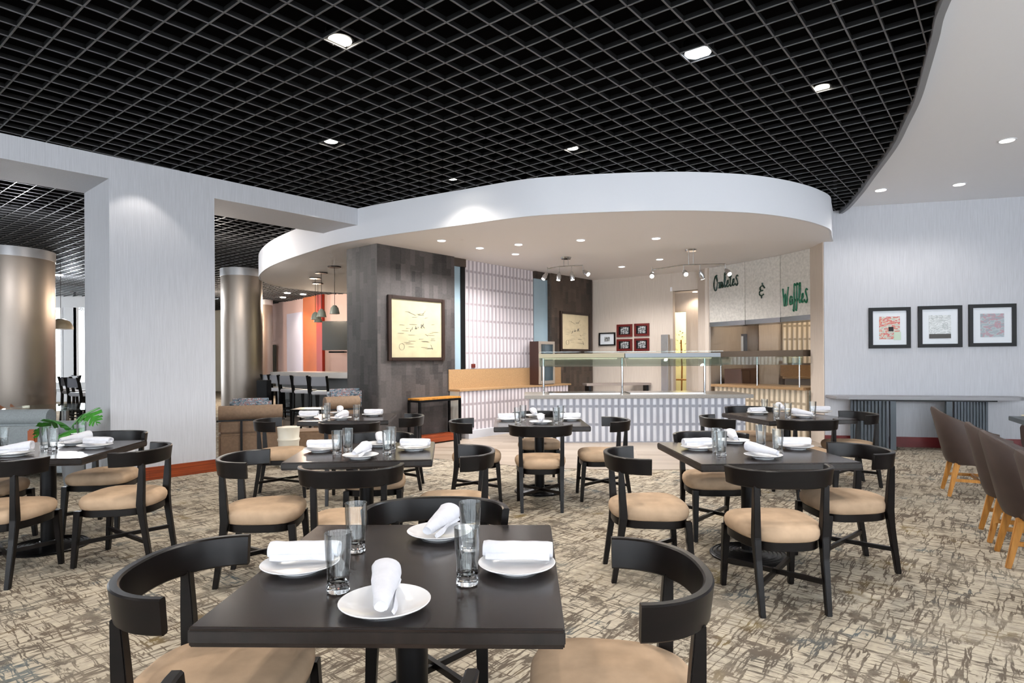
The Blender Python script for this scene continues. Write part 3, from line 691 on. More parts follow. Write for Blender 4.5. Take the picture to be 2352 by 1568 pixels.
# three prints on the right wall
PR = (R0.x, R0.y)
for (x0, y0, x1, y1, art, lb) in ((1995, 705, 2090, 800, ART1, 'square black-framed red collage print, nearest the doorway corner'), (2108, 701, 2208, 798, ART2, 'square black-framed pale grey print, middle of the three'),
                                  (2224, 697, 2332, 796, ART3, 'square black-framed grey print with a pink patch')):
    f, W_, H_ = wallframe('framed_print', x0, y0, x1, y1, PR, RD, RN, .055, BLACK, PAPER, art, .5, lb, 'three square prints above the console')
    if art is ART1: MB().box((.11, -.023, -.13), (.1, .006, .13)).build('stamp', plain('pale_green_paper', 'b8c8b4', .6), f); MB().box((.02, -.023, -.02), (.07, .006, .07)).build('label_patch', BLACK, f)
    if art is ART2: MB().box((0, -.023, -.15), (.3, .006, .07)).build('lower_strip', INK, f)

# console table at the right wall
ct = thing('console_table', 'long grey-topped console table on fluted slate legs against the right wall', 'table')
xa = lambda px, n: (lambda q: (q * (R0 + RN * n).y - (R0 + RN * n).x) / (RD.x - q * RD.y))((px - CX) / FPX)
s0, s1 = xa(1932, .5), xa(2352, .5)
m = MB(); m.prism([tuple(rw(*p, 0))[:2] for p in ((s0 - .12, .02), (s0 - .05, .42), (s0 + .1, .5), (s1 - .05, .5), (s1 + .1, .42), (s1 + .15, .02))], .775, .82)
m.build('top', CONSOLE, ct, bevel=.008)
m = MB(); m.prism([tuple(rw(*p, 0))[:2] for p in ((s0 + .2, .08), (s0 + .25, .42), (s1 - .3, .42), (s1 - .25, .08))], .75, .775); m.build('under_frame', BLACKM, ct)
for (a_, b_, side) in ((xa(1962, .3), xa(2036, .4), 1), (xa(2192, .4), xa(2277, .3), -1)):
    lg = MB(); n_ = 11
    for k in range(n_):
        f = k / (n_ - 1); sx = a_ + (b_ - a_) * f; ny = (.14 + .28 * f) if side > 0 else (.42 - .28 * f)
        p = rw(sx, ny, 0); lg.box((p.x, p.y, .376), (.03, .035, .748), RANG)
    pp, pq = rw(a_, .12 if side > 0 else .40, 0), rw(b_, .40 if side > 0 else .12, 0)
    dv = (pq - pp); lg.frus((pp.x, pp.y, .376), (pq.x, pq.y, .376), (.012, .748), (.012, .748))
    lg.build('fluted_leg', SLATE, ct)
    e = b_ + .08 if side > 0 else a_ - .08
    p = rw(e, .4, 0); MB().box((p.x, p.y, .376), (.08, .06, .748), RANG).build('leg_post', SLATE, ct)

# ------------------------------------------------------------------ dining chairs
def make_chair():
    t = thing('dining_chair', '', 'chair')
    # seat pad
    def outline(k, z, n=40):
        out = []
        for i in range(n):
            a = 2 * PI * i / n; cx_, sy = math.cos(a), math.sin(a)
            e = .62
            x = math.copysign(abs(cx_) ** e, cx_) * .235; y = math.copysign(abs(sy) ** e, sy) * .235
            x *= 1 + .10 * (y / .235)               # wider at the front
            if y < 0: y *= 1.06; x *= 1 - .10 * (y / .25) ** 2
            out.append((x * k, y * k, z))
        return out
    MB().rings([outline(.94, .395), outline(1.0, .405), outline(1.035, .432), outline(1.03, .456), outline(.985, .475), outline(.90, .487), outline(.72, .495), outline(.4, .499), outline(.05, .5)]).build('seat', SUEDE, t, smooth=True)
    MB().rings([outline(.95, .348), outline(.97, .352), outline(.97, .396), outline(.9, .396)]).build('seat_frame', WOOD, t, smooth=True)
    for sx in (-1, 1):
        MB().frus((sx * .205, .205, .392), (sx * .215, .235, 0), (.046, .044), (.030, .030)).build('leg', WOOD, t, bevel=.003)
        m = MB(); w = [(-.0, .0)]
        pr = [(-.262, 0, .030, .032), (-.215, .30, .036, .040), (-.200, .42, .040, .050), (-.208, .58, .036, .042), (-.214, .712, .034, .030)]
        rg = []
        for y, z, tx, ty in pr:
            x = sx * (.185 + .012 * (z / .72)); rg.append([(x - tx / 2, y - ty / 2, z), (x + tx / 2, y - ty / 2, z), (x + tx / 2, y + ty / 2, z), (x - tx / 2, y + ty / 2, z)])
        m.rings(rg).build('leg', WOOD, t, bevel=.003)
    rg = []; n = 30
    for k in range(n + 1):
        a = rad(-88 + 176 * k / n); ca, sa = math.cos(a), math.sin(a)
        px_, py_ = .285 * math.copysign(abs(sa) ** .86, sa), -.03 - .235 * abs(ca) ** .92
        if k in (0, n): pass
        nx, ny = sa / .285, -ca / .235; L_ = math.hypot(nx, ny); nx /= L_; ny /= L_
        sec = []
        hw, z0, z1, ch = .0145, .700, .802, .005
        lean = .012
        for (u_, z) in ((-hw + ch, z0), (hw - ch, z0), (hw, z0 + ch), (hw, z1 - ch), (hw - ch, z1), (-hw + ch, z1), (-hw, z1 - ch), (-hw, z0 + ch)):
            u2 = u_ + lean * (z - z0) / (z1 - z0)
            sec.append((px_ + nx * u2, py_ + ny * u2, z))
        rg.append(sec)
    MB().rings(rg).build('back_rail', WOOD, t, smooth=True)
    m = MB(); m.frus((-.205, .225, .165), (.19, -.235, .175), (.022, .026), (.022, .026)); m.frus((.205, .225, .165), (-.19, -.235, .160), (.022, .026), (.022, .026))
    m.build('cross_stretcher', WOOD, t)
    return t
def chair(x, y, head, label, group): place('chair', make_chair, (x, y, 0), rad(head - 90), label, group)
CH = [
 (-.89, 1.93, 2, 'dark curved-back chair at the left side of the nearest table', 'g1'),
 (.29, 1.87, 178, 'dark curved-back chair at the right side of the nearest table', 'g1'),
 (-.325, 2.55, 270, 'dark curved-back chair facing us across the nearest table', 'g1'),
 (-.38, 1.29, 90, 'dark chair at the bottom edge with only its back rail tips showing', 'g1'),
 (-1.63, 4.11, 8, 'dark curved-back chair on the left of the second middle table', 'g2'),
 (-.97, 3.77, 99, 'dark curved-back chair with its back to us just beyond the nearest table', 'g2'),
 (-.41, 4.28, 186, 'dark curved-back chair on the right of the second middle table', 'g2'),
 (-1.13, 5.14, 276, 'dark curved-back chair on the far side of the second middle table', 'g2'),
 (-2.44, 6.62, 14, 'dark curved-back chair left of the far table by the brown booths', 'g3'),
 (-1.66, 6.37, 95, 'dark curved-back chair with its back to us at the far table by the booths', 'g3'),
 (-1.28, 6.97, 184, 'dark curved-back chair right of the far table by the booths, before the dark column', 'g3'),
 (-.36, 6.37, 2, 'dark curved-back chair on the left of the table before the buffet island', 'g4'),
 (.92, 6.42, 180, 'dark curved-back chair on the right of the table before the buffet island', 'g4'),
 (.27, 6.03, 90, 'dark curved-back chair with its back to us at the table before the buffet island', 'g4'),
 (.31, 7.27, 270, 'dark curved-back chair between the buffet island and the table before it', 'g4'),
 (.90, 4.14, 0, 'dark curved-back chair on the left of the big table on the right', 'g5'),
 (1.54, 3.68, 92, 'dark curved-back chair with its back to us at the big table on the right', 'g5'),
 (2.27, 4.28, 180, 'dark curved-back chair on the right of the big table on the right', 'g5'),
 (1.63, 5.06, 270, 'dark curved-back chair on the far side of the big table on the right', 'g5'),
 (2.30, 6.63, 2, 'dark curved-back chair on the left of the rear right table', 'g6'),
 (3.0, 6.41, 92, 'dark curved-back chair with its back to us at the rear right table', 'g6'),
 (3.76, 6.98, 178, 'dark curved-back chair between the rear right table and the console', 'g6'),
 (3.0, 7.82, 270, 'dark curved-back chair on the far side of the rear right table', 'g6'),
 (-2.82, 4.53, 185, 'dark curved-back chair on the right of the table by the grey pillar', 'g7'),
 (-3.38, 4.14, 96, 'dark curved-back chair at the left edge with its back to us', 'g7'),
 (-3.52, 5.38, 275, 'dark curved-back chair between the left table and the grey pillar', 'g7'),
 (-4.14, 4.88, 5, 'dark chair at the left edge with only its pale seat showing', 'g7')]
GN = {'g1': 'chairs around the nearest table', 'g2': 'chairs around the second middle table', 'g3': 'chairs around the table by the booths', 'g4': 'chairs around the table before the island',
      'g5': 'chairs around the big right table', 'g6': 'chairs around the rear right table', 'g7': 'chairs around the left table'}
for x, y, h, lb, g in CH: chair(x, y, h, lb, GN[g])

# ------------------------------------------------------------------ tables
def make_table(W_=1.0, D_=1.0, seat='table'):
    t = thing('dining_table', '', 'table')
    th = .052; b = .30
    m = MB().box((0, 0, .75 - th / 2), (W_, D_, th)); m.build('tabletop', TOP, t, bevel=.004)
    MB().box((0, 0, .725), (W_ + .004, D_ + .004, .036)).build('edge_band', TOPD, t, bevel=.004)
    MB().lathe([(.0, .66), (.18, .66), (.18, .697), (.0, .697)], 24).build('mount_plate', BLACKM, t)
    MB().lathe([(.052, .02), (.052, .67)], 24).build('pedestal', BLACKM, t, smooth=True)
    pr = [(.27, 0), (.272, .012)]
    for k in range(7):
        r = .265 - k * .03; pr += [(r, .018 + k * .003), (r - .012, .024 + k * .003), (r - .018, .018 + k * .003)]
    pr += [(.06, .05), (.0, .05)]
    MB().lathe(pr, 40).build('base', BLACKM, t, smooth=False)
    return t
def make_plate():
    o = MB().lathe([(.0, .004), (.062, .004), (.064, 0), (.068, 0), (.07, .004), (.095, .012), (.122, .022), (.1235, .0245), (.121, .0255), (.095, .0165), (.07, .0095), (.0, .008)], 40, cap=False).build('plate', PORC, smooth=True)
    return tag(o, 'x', 'plate')
def make_napkin(taper=0.):
    m = MB(); n = 22; rg = []; Ln = .225; ns = 15
    for k in range(ns):
        x = -Ln / 2 + Ln * k / (ns - 1); ring = []
        endf = 1 if 0 < k < ns - 1 else .9
        for i in range(n):
            a = 2 * PI * i / n
            r = .029 * endf * (1 + .10 * noise.noise((x * 18, math.cos(a) * 1.2, math.sin(a) * 1.2))) * (1 + .10 * math.sin(a * 1.0 + 1.)) 
            if abs(a - (4.2 + x * 2.5)) < .16: r *= .90
            r *= 1 + taper * (x / Ln) * 1.5
            ring.append((x, r * math.cos(a) * 1.12, r * math.sin(a) * .92))
        rg.append(ring)
    for q in (.7, .35, .1):   # rolled end
        rg.append([(Ln / 2 - (.008 if q < .5 else -.001), p[1] * q, p[2] * q) for p in rg[ns - 1][:]])
    r0 = [(-Ln / 2 + .004, p[1] * .5, p[2] * .5) for p in rg[0]]
    m.rings([r0] + rg)
    # loose flap of the fold
    fl = []
    for k in range(9):
        x = -Ln / 2 + .01 + (Ln - .02) * k / 8; fl.append([(x, -.030, -.004), (x, -.036 - .006 * math.sin(k), -.020), (x, -.034 - .006 * math.sin(k), -.023), (x, -.026, -.014)])
    m.rings(fl)
    o = m.build('napkin', LINEN, smooth=True)
    return tag(o, 'x', 'napkin')
def make_tumbler():
    n = 32; out = []
    prof = [(.0, .0), (.026, .0), (.029, .003), (.0285, .022), (.0275, .026), (.0285, .030), (.0305, .08), (.0315, .088), (.0322, .094), (.035, .165), (.0355, .170), (.0345, .171), (.0335, .168), (.0305, .094), (.0285, .085), (.0262, .034), (.024, .030), (.0, .028)]
    m = MB(); rg = []
    for k, (r, z) in enumerate(prof):
        ring = []
        for i in range(n):
            a = 2 * PI * i / n; rr_ = r
            if z < .03 and 0 < k < 5: rr_ = r * (1 + .03 * (1 if i % 4 < 2 else -1))
            ring.append((max(rr_, .0004) * math.cos(a), max(rr_, .0004) * math.sin(a), z))
        rg.append(ring)
    m.rings(rg); m.v = [(x * 1.1, y * 1.1, z) for x, y, z in m.v]
    o = m.build('tumbler', CLEAR, smooth=True); o.data.materials.append(TUMBLER)
    for p_ in o.data.polygons:
        if p_.center.z < .036: p_.material_index = 1
    return tag(o, 'x', 'glass')
def single(key, maker, loc, rot, label, group):
    if key not in PROTO: o = maker(); PROTO[key] = o
    else: o = PROTO[key].copy(); C.objects.link(o)
    o.location = loc; o.rotation_euler = rot; o['label'] = label; o['group'] = group
    return o
T = {  # name: centre, size, heading, description
 't1': ((-.335, 2.05), (.95, .98), -1.5, 'nearest and largest-looking dark square table, laid for four', 'the nearest table'),
 't2': ((-1.085, 4.62), (.99, .93), 6, 'dark square table in the middle row directly behind the nearest one', 'the second middle table'),
 't3': ((-1.93, 7.41), (1.0, .95), 5, 'small-looking dark square table by the brown booths', 'the table by the booths'),
 't4': ((.29, 6.72), (.97, 1.02), 1, 'dark square table standing before the lit buffet island', 'the table before the island'),
 't5': ((1.70, 4.49), (1.04, 1.04), 2, 'big dark square table on the right, laid for four', 'the big right table'),
 't6': ((3.17, 7.22), (1.04, 1.04), 9, 'dark square table at the rear right near the console', 'the rear right table'),
 't7': ((-3.58, 4.80), (1.0, 1.0), 7, 'dark square table at the left edge beside the grey pillar', 'the left table')}
for k, (c_, sz, hd, lb, ph) in T.items():
    o = place('table%.2f%.2f' % sz, lambda: make_table(*sz), (c_[0], c_[1], 0), rad(hd), lb, 'square dining tables')
# settings: plates with a rolled napkin each (napkin heading in degrees), and glasses by their foot
SET = {
 't1': ([('near', 884, 1385, 97), ('left', 690, 1296, 2), ('far', 1010, 1222, 72), ('right', 1187, 1296, -4)], [('near left', 777, 1357), ('far left', 818, 1265), ('near right', 1073, 1340), ('far right', 1080, 1262)]),
 't2': ([('near', 828, 1046, 80), ('left', 737, 1031, 3), ('far', 874, 1019, 100), ('right', 951, 1028, -4)], [('near left', 774, 1043), ('far left', 799, 1036), ('near right', 890, 1043), ('far right', 909, 1032)]),
 't3': ([('near', 783, 960, 75), ('left', 707, 956, 3), ('far', 780, 948, 100), ('right', 856, 952, 0)], [('near left', 746, 966), ('near right', 819, 964), ('far left', 752, 958)]),
 't4': ([('near', 1242, 969, 85), ('left', 1166, 963, 5), ('far', 1228, 954, 95), ('right', 1310, 962, 0)], [('near left', 1189, 973), ('near right', 1276, 973), ('far right', 1288, 968), ('far left', 1192, 966)]),
 't5': ([('near', 1753, 1046, 125), ('left', 1603, 1027, 12), ('far', 1685, 1012, 80), ('right', 1828, 1025, -5)], [('near left', 1657, 1047), ('far left', 1636, 1036), ('far right', 1748, 1028), ('near right', 1787, 1041)]),
 't6': ([('near', 1845, 955, 130), ('left', 1740, 948, 20), ('far', 1795, 940, 80), ('right', 1886, 945, -5)], [('near left', 1784, 963), ('near middle', 1810, 961), ('far left', 1744, 950), ('far right', 1853, 957)]),
 't7': ([('near', 30, 1041, 15), ('right', 218, 1023, -8), ('far', 172, 1016, 60)], [('centre', 121, 1035), ('centre left', 104, 1030), ('far', 187, 1014), ('left edge', 8, 1032)])}
for k, (pl, gl) in SET.items():
    ph = T[k][4]
    for side, px, py, ang in pl:
        p = atz(px, py, .765)
        single('plate', make_plate, (p.x, p.y, .7505), (0, 0, random.uniform(0, 6)), 'white dinner plate at the %s place of %s' % (side, ph), 'plates on %s' % ph)
        q = p + Vector((math.cos(rad(ang)), math.sin(rad(ang)), 0)) * .004
        if side in ('near', 'far'): single('fold', lambda: make_napkin(.55), (q.x, q.y + .004, .806), (rad(10), rad(-5), rad(ang)), 'rolled white napkin tapering on the %s plate of %s' % (side, ph), 'napkins on %s' % ph)
        else: single('napkin', make_napkin, (q.x, q.y + (.03 if side in ('left', 'right') else 0), .803), (rad(random.uniform(-12, 12)), 0, rad(ang)), 'rolled white napkin on the %s plate of %s' % (side, ph), 'napkins on %s' % ph)
    for side, px, py in gl:
        p = atz(px, py, .752)
        for _, ax, ay, _a in pl:
            c2_ = atz(ax, ay, .765); dv = Vector((p.x - c2_.x, p.y - c2_.y, 0))
            if dv.length < .172: dv.normalize(); p = Vector((c2_.x, c2_.y, 0)) + dv * .172
        single('tumbler', make_tumbler, (p.x, p.y, .7515), (0, 0, random.uniform(0, 6)), 'clear tall tumbler, %s of %s' % (side, ph), 'tumblers on %s' % ph)

# right-edge table with pale bowl-shaped plate
et = thing('dining_table', 'dark table corner at the right edge beside the brown armchairs', 'table', (5.84, 6.42, 0), rad(64))
MB().box((0, 0, .725), (.95, .95, .05)).build('tabletop', SLATE, et, bevel=.004); MB().lathe([(.05, .02), (.05, .7)], 20).build('pedestal', BLACKM, et, smooth=True); MB().lathe([(.27, 0), (.26, .02), (.06, .05), (0, .05)], 30).build('base', BLACKM, et)
o = MB().lathe([(0, 0), (.06, 0), (.065, .01), (.17, .045), (.172, .05), (.16, .046), (.06, .014), (0, .012)], 32, cap=False).build('serving_plate', plain('cream_stoneware', 'cdc6a8', .4), smooth=True); o.location = (5.53, 6.5, .7505)
tag(o, 'cream plate on the dark table at the right edge', 'plate')

# ------------------------------------------------------------------ brown armchairs on the right
def make_arm():
    t = thing('armchair', '', 'armchair')
    n = 36; inner, outer = [], []
    rg = []
    for k in range(n + 1):
        f = k / n; a = rad(-100 + 200 * f); sa, ca = math.sin(a), math.cos(a)
        # plan: horseshoe opening to +y
        if abs(a) > rad(60):
            e = (abs(a) - rad(60)) / rad(40); x = .285 * math.copysign(1, sa) * (.955 + .045 * e); y = -.10 + .36 * e
        else: x = .31 * sa; y = -.30 * ca + .05
        x = .29 * math.copysign(min(1, abs(math.sin(min(max(a * 1.25, -PI / 2), PI / 2)))) ** .8, sa) if abs(a) < rad(72) else .29 * math.copysign(1, sa)
        y = -.26 * max(0, math.cos(min(max(a * 1.25, -PI / 2), PI / 2))) ** .7 if abs(a) < rad(72) else .27 * (abs(a) - rad(72)) / rad(28)
        g = max(0., min(1., (y + .26) / .5)); top = .90 - .30 * (g ** .75); lean = .085 * (1 - g)
        bot = .34
        nx, ny = (x / .29, -1 * (1 - abs(x / .29)) - .001); l = math.hypot(nx, ny); nx /= l; ny /= l
        if abs(a) >= rad(72): nx, ny = math.copysign(1, sa), 0
        th = .026
        sec = []
        for z, u in ((bot, -th), (bot, th * .6), (bot + .06, th), ((bot + top) / 2, th), (top - .03, th), (top, th * .5), (top, -th * .5), (top - .03, -th), ((bot + top) / 2, -th)):
            fz = (z - bot) / (.90 - bot); taper = 1 - .10 * (1 - fz)
            sec.append((x * taper + nx * u, y * taper + ny * u - lean * fz * 1.2, z))
        rg.append(sec)
    MB().rings(rg).build('backrest', LEATHER, t, smooth=True)
    MB().rings([[(x * k, y * k + .02, z) for x, y in [(-.24, -.2), (-.15, -.24), (0, -.25), (.15, -.24), (.24, -.2), (.255, 0), (.25, .2), (.2, .25), (0, .26), (-.2, .25), (-.25, .2), (-.255, 0)]] for k, z in ((.95, .33), (1, .36), (1, .43), (.95, .46), (.6, .475))]).build('seat', LEATHER, t, smooth=True)
    for sx in (-1, 1):
        MB().frus((sx * .20, .20, .34), (sx * .23, .235, 0), (.05, .05), (.032, .032)).build('leg', OAK, t, bevel=.004)
        MB().frus((sx * .19, -.18, .34), (sx * .215, -.255, 0), (.05, .05), (.032, .032)).build('leg', OAK, t, bevel=.004)
        MB().frus((sx * .215, .21, .17), (sx * .205, -.215, .17), (.018, .03), (.018, .03)).build('stretcher', OAK, t)
    MB().frus((-.21, 0, .17), (.21, 0, .17), (.018, .03), (.018, .03)).build('stretcher', OAK, t)
    return t
for x, y, h, lb in ((4.77, 6.42, -27, 'brown leather armchair furthest back in the row at the right, whole side in view'), (3.97, 4.82, -30, 'brown armchair half hidden behind the next one in the right-hand row'),
                    (3.65, 4.24, -30, 'brown armchair with both oak legs in view at the right edge'), (3.13, 3.28, -30, 'brown armchair cut off by the right edge, only its back corner showing'),
                    (6.45, 7.35, 215, 'brown armchair mostly hidden beyond the table at the right edge')):
    place('arm', make_arm, (x, y, 0), rad(h - 90), lb, 'brown armchairs at the right')

# ------------------------------------------------------------------ lounge and bar beyond the left wall
def column(x, y, r, label, z1=3.8):
    t = thing('metal_column', label, 'column', (x, y, 0))
    MB().lathe([(r, 0), (r, z1 - .2)], 64).build('shaft', COLM, t, smooth=True); MB().lathe([(r + .015, z1 - .2), (r + .015, z1 - .004)], 64).build('collar', COLLAR, t, smooth=True)
column(-10.66, 13.2, .80, 'wide round brushed metal column at the left edge')
column(-7.0, 16.15, .50, 'round brushed metal column just right of the grey pillar')
column(-9.75, 24.2, .42, 'golden metal column behind the brushed one')
# sofa
sf = thing('sofa', 'light grey lounge sofa with roll bolsters seen past the left table', 'sofa', (-6.75, 8.05, 0), rad(4))
MB().box((0, 0, .22), (2.6, .85, .34)).build('base', GREYUP, sf, bevel=.03)
MB().box((-.05, -.34, .48), (2.4, .2, .42)).build('backrest', GREYUP, sf, bevel=.05)
MB().tube([(-1.2, -.33, .74), (.96, -.33, .74)], [.10, .10], 24).build('bolster', GREYUP, sf, smooth=True)
MB().tube([(1.02, -.36, .60), (1.32, -.22, .60)], [.09, .09], 20).build('bolster', GREYUP, sf, smooth=True)
o = MB().box((0, 0, 0), (.1, .05, .3)).build('throw_cushion', ORANGE, bevel=.015); o.location = (-5.55, 7.2, .50); tag(o, 'narrow orange cushion against the grey sofa', 'cushion')
# glass table with tan chairs
gt = thing('glass_table', 'round glass-topped table before the wide metal column', 'table', (-6.75, 9.4, 0))
MB().lathe([(0, .74), (.75, .74), (.755, .75), (.75, .76), (0, .76)], 40).build('top', PANE, gt); MB().lathe([(.05, .02), (.05, .74)], 16).build('pedestal', STEEL, gt); MB().lathe([(.3, 0), (.28, .02), (.0, .03)], 30).build('base', STEEL, gt)
TANL = plain('tan_leather', 'a5755a', .45)
def tanchair():
    t = thing('lounge_chair', '', 'chair')
    rg = []
    for k in range(17):
        a = rad(-100 + 200 * k / 16); x, y = .28 * math.sin(a), -.26 * math.cos(a); rg.append([(x * .9, y * .9, .36), (x, y, .36), (x * 1.06, y * 1.1, .78 - .1 * abs(math.sin(a))), (x * .96, y * 1.0, .78 - .1 * abs(math.sin(a)))])
    MB().rings(rg).build('backrest', TANL, t, smooth=True); MB().lathe([(.22, .34), (.25, .38), (.24, .45), (0, .46)], 20).build('seat', TANL, t, smooth=True)
    for sx in (-1, 1):
        for sy in (-1, 1): MB().frus((sx * .15, sy * .15, .36), (sx * .2, sy * .2, 0), (.03, .03), (.02, .02)).build('leg', BLACKM, t)
    return t
a_ = place('tan', tanchair, (-8.75, 10.8, 0), rad(-70), 'tan leather tub chair at the very left edge by the glass table', 'tan tub chairs'); b_ = place('tan', tanchair, (-8.45, 10.7, 0), rad(-70), 'tan leather tub chair nearer the plant by the glass table', 'tan tub chairs')
for c_ in (a_, b_): c_.scale = (.5, .5, .92)
# red round stool, bar stools, window wall
rs = thing('lounge_chair', 'brown round lounge chair beneath the glass table edge', 'chair', (-7.0, 10.6, 0)); MB().lathe([(.3, .3), (.34, .36), (.33, .48), (.25, .52), (0, .52)], 28).build('seat', plain('rust_leather', '6c3321', .4), rs, smooth=True); MB().lathe([(.2, 0), (.04, .03), (.04, .3)], 20).build('pedestal', BLACKM, rs)
# plant
pl = thing('potted_plant', 'green broad-leaved plant beside the sofa', 'plant', (-4.93, 6.98, 0))
MB().lathe([(.08, 0), (.11, .3), (.11, .38), (.09, .38), (.08, .36), (0, .36)], 24).build('pot', plain('grey_pot', '6d6f72', .5), pl, smooth=True)
def leaf(ang, ln, droop, wid, z0=.78, roll=0.):
    m = MB(); c0 = Vector((0, 0, z0)); d = Vector((math.cos(ang), math.sin(ang), 0)); sd = Vector((-d.y, d.x, 0)) * math.cos(roll) + Vector((0, 0, math.sin(roll)))
    ns = 18; mid = [c0 + d * (ln * k / ns) + Vector((0, 0, .12 * math.sin(PI * k / ns) - droop * (k / ns) ** 2)) for k in range(ns + 1)]
    for sg in (-1, 1):
        for k in range(ns):
            f = (k + .5) / ns; w = wid * math.sin(PI * min(1, f * .93 + .07)) ** .6
            if k % 3 == 2: w *= .6
            a, b = mid[k], mid[k + 1]; e = sd * sg * w + d * .035 + Vector((0, 0, -.02)); lo = len(m.v)
            m.add([a, b, b + e, a + e, a - Vector((0, 0, .003)), b - Vector((0, 0, .003)), b + e - Vector((0, 0, .003)), a + e - Vector((0, 0, .003))], [(0, 1, 2, 3), (7, 6, 5, 4), (3, 2, 6, 7), (0, 3, 7, 4), (1, 5, 6, 2)])
    m.build('leaf', GREEN, pl)
    MB().tube([(0, 0, .38), (d.x * .03, d.y * .03, .6), tuple(c0)], .008, 6).build('stem', GREEN, pl)
leaf(rad(195), .34, .06, .19, .66, .35); leaf(rad(-12), .32, -.03, .17, .72, .5); leaf(rad(-60), .30, .2, .14, .60, .3)
# bar stools
GREYV = plain('grey_vinyl', '8f9199', .4)
def stool():
    t = thing('bar_stool', '', 'bar stool')
    MB().box((0, 0, .74), (.40, .38, .08)).build('seat', plain('pale_vinyl', 'c9c9cf', .4), t, bevel=.02)
    MB().box((0, -.2, .985), (.36, .035, .2)).build('backrest', GREYV, t, bevel=.01)
    for sx in (-1, 1):
        MB().frus((sx * .17, .15, .70), (sx * .19, .18, 0), (.04, .04), (.03, .03)).build('leg', BLACKM, t)
        m = MB(); pts = [(-.22, 0), (-.18, .4), (-.17, .72), (-.21, .95), (-.25, 1.1)]
        m.rings([[(sx * .19 - .017, y - .025, z), (sx * .19 + .017, y - .025, z), (sx * .19 + .017, y + .025, z), (sx * .19 - .017, y + .025, z)] for y, z in pts]).build('leg', BLACKM, t)
    m = MB()
    for y in (-.18, .17): m.box((0, y, .25), (.36, .02, .025))
    for x in (-.18, .18): m.box((x, 0, .3), (.02, .35, .025))
    m.build('footrest', BLACKM, t)
    return t
bx = [(630, 15.6), (647, 15.1), (670, 14.5), (702, 14.0), (741, 13.4)]
nm = ['first', 'second', 'third', 'fourth', 'fifth']
for k, (px, Y) in enumerate(bx):
    place('stool', stool, ((px - CX) / FPX * Y, Y, 0), rad(-38 + 8 * k), 'grey bar stool at the white bar, %s from the brushed metal column' % nm[k], 'bar stools at the white bar')
for px, Y, lb in ((150, 15.5, 'brown-backed bar stool in front of the bright windows'), (173, 14.4, 'grey bar stool by the bright windows, beside the brown one'), (190, 13.4, 'grey bar stool partly behind the pillar edge near the windows'), (660, 18.2, 'bar stool on the far side of the white bar, nearer the metal column'), (735, 18.0, 'bar stool on the far side of the white bar, before the red post')):
    place('stool', stool, ((px - CX) / FPX * Y, Y, 0), rad(150 if px > 600 or px == 150 else -20), lb, 'bar stools beyond the arches')
bc = thing('bar_counter', 'white-topped bar counter behind the row of stools', 'counter')
MB().prism([(-6.3, 16.6), (-3.4, 14.6), (-3.0, 15.3), (-5.7, 17.1)], .0, 1.0).build('body', plain('bar_front_grey', '6f7479', .5), bc)
MB().prism([(-6.4, 16.45), (-3.4, 14.35), (-2.9, 15.4), (-5.8, 17.3)], 1.0, 1.14).build('worktop', plain('white_quartz', 'e8e4e0', .2), bc, bevel=.01)
o = MB().box((0, 0, .5), (.24, .24, 1.0)).build('service_stand', BLACK, bevel=.01); o.location = ((606 - CX) / FPX * 13.9, 13.9, 0); tag(o, 'black service stand left of the bar stools', 'stand')
# orange feature walls
def wseg(p0, Y0, p1, Y1, z0, z1, mat, name='wall_bar', th=.08):
    return thickwall(((p0 - CX) / FPX * Y0, Y0, 0), ((p1 - CX) / FPX * Y1, Y1, 0), z0, z1, mat, th, name)
wseg(622, 26.2, 712, 23.4, 0, 3.85, PINKW); wseg(662, 24.95, 697, 23.8, 0, 3.3, LILAC, 'wall_bar', -.05); wseg(700, 23.6, 736, 22.6, 0, 3.85, ORANGE, 'wall_bar', -.06)
wseg(733, 22.6, 746, 22.3, 0, 3.85, RED, 'wall_bar', -.10); wseg(742, 22.4, 860, 22.1, 0, 3.85, PINKW); wseg(625, 25.9, 635, 25.6, 0, 2.1, TVM, 'door_1', -.05)
tv = thing('television', 'wide grey television on the pink bar wall', 'television', ((775 - CX) / FPX * 21.0, 21.0, 2.27)); MB().box((0, 0, 0), (1.0, .08, .98)).build('screen', TVM, tv, bevel=.01); MB().box((0, .05, 0), (.9, .06, .9)).build('housing', BLACK, tv); MB().box((0, .5, 0), (.08, .95, .08)).build('bracket', BLACK, tv)
o = MB().box((0, 0, 0), (.55, .35, .06)).build('wall_shelf', BLACK, bevel=.01); o.location = ((776 - CX) / FPX * 21.9, 21.9, 1.73); tag(o, 'small black shelf below the television', 'shelf')
# window wall far left
wx = lambda px, Y: (px - CX) / FPX * Y
m = MB(); Yw = 22.6
m.box((wx(160, Yw), Yw, 3.62), (5., .15, .42)); m.box((wx(160, Yw), Yw, .35), (5., .15, .7))
for px in (118, 145, 163, 175, 200): m.box((wx(px, Yw), Yw, 2), (.10 if px != 163 else .5, .12, 4))
struct(m.build('window_3', plain('window_frame_paint', 'c9cacd', .5)))
# domed pendant near the windows
dp = thing('pendant_lamp', 'beige domed pendant lamp hanging before the bright windows', 'lamp', (wx(140, 14.5), 14.5, 0))
MB().lathe([(.25, 2.20), (.24, 2.27), (.18, 2.38), (.06, 2.44), (.0, 2.44)], 30).build('shade', plain('beige_enamel', 'b5a58a', .4), dp, smooth=True); MB().tube([(0, 0, 2.44), (0, 0, 3.8)], .006, 6).build('cord', BLACK, dp)
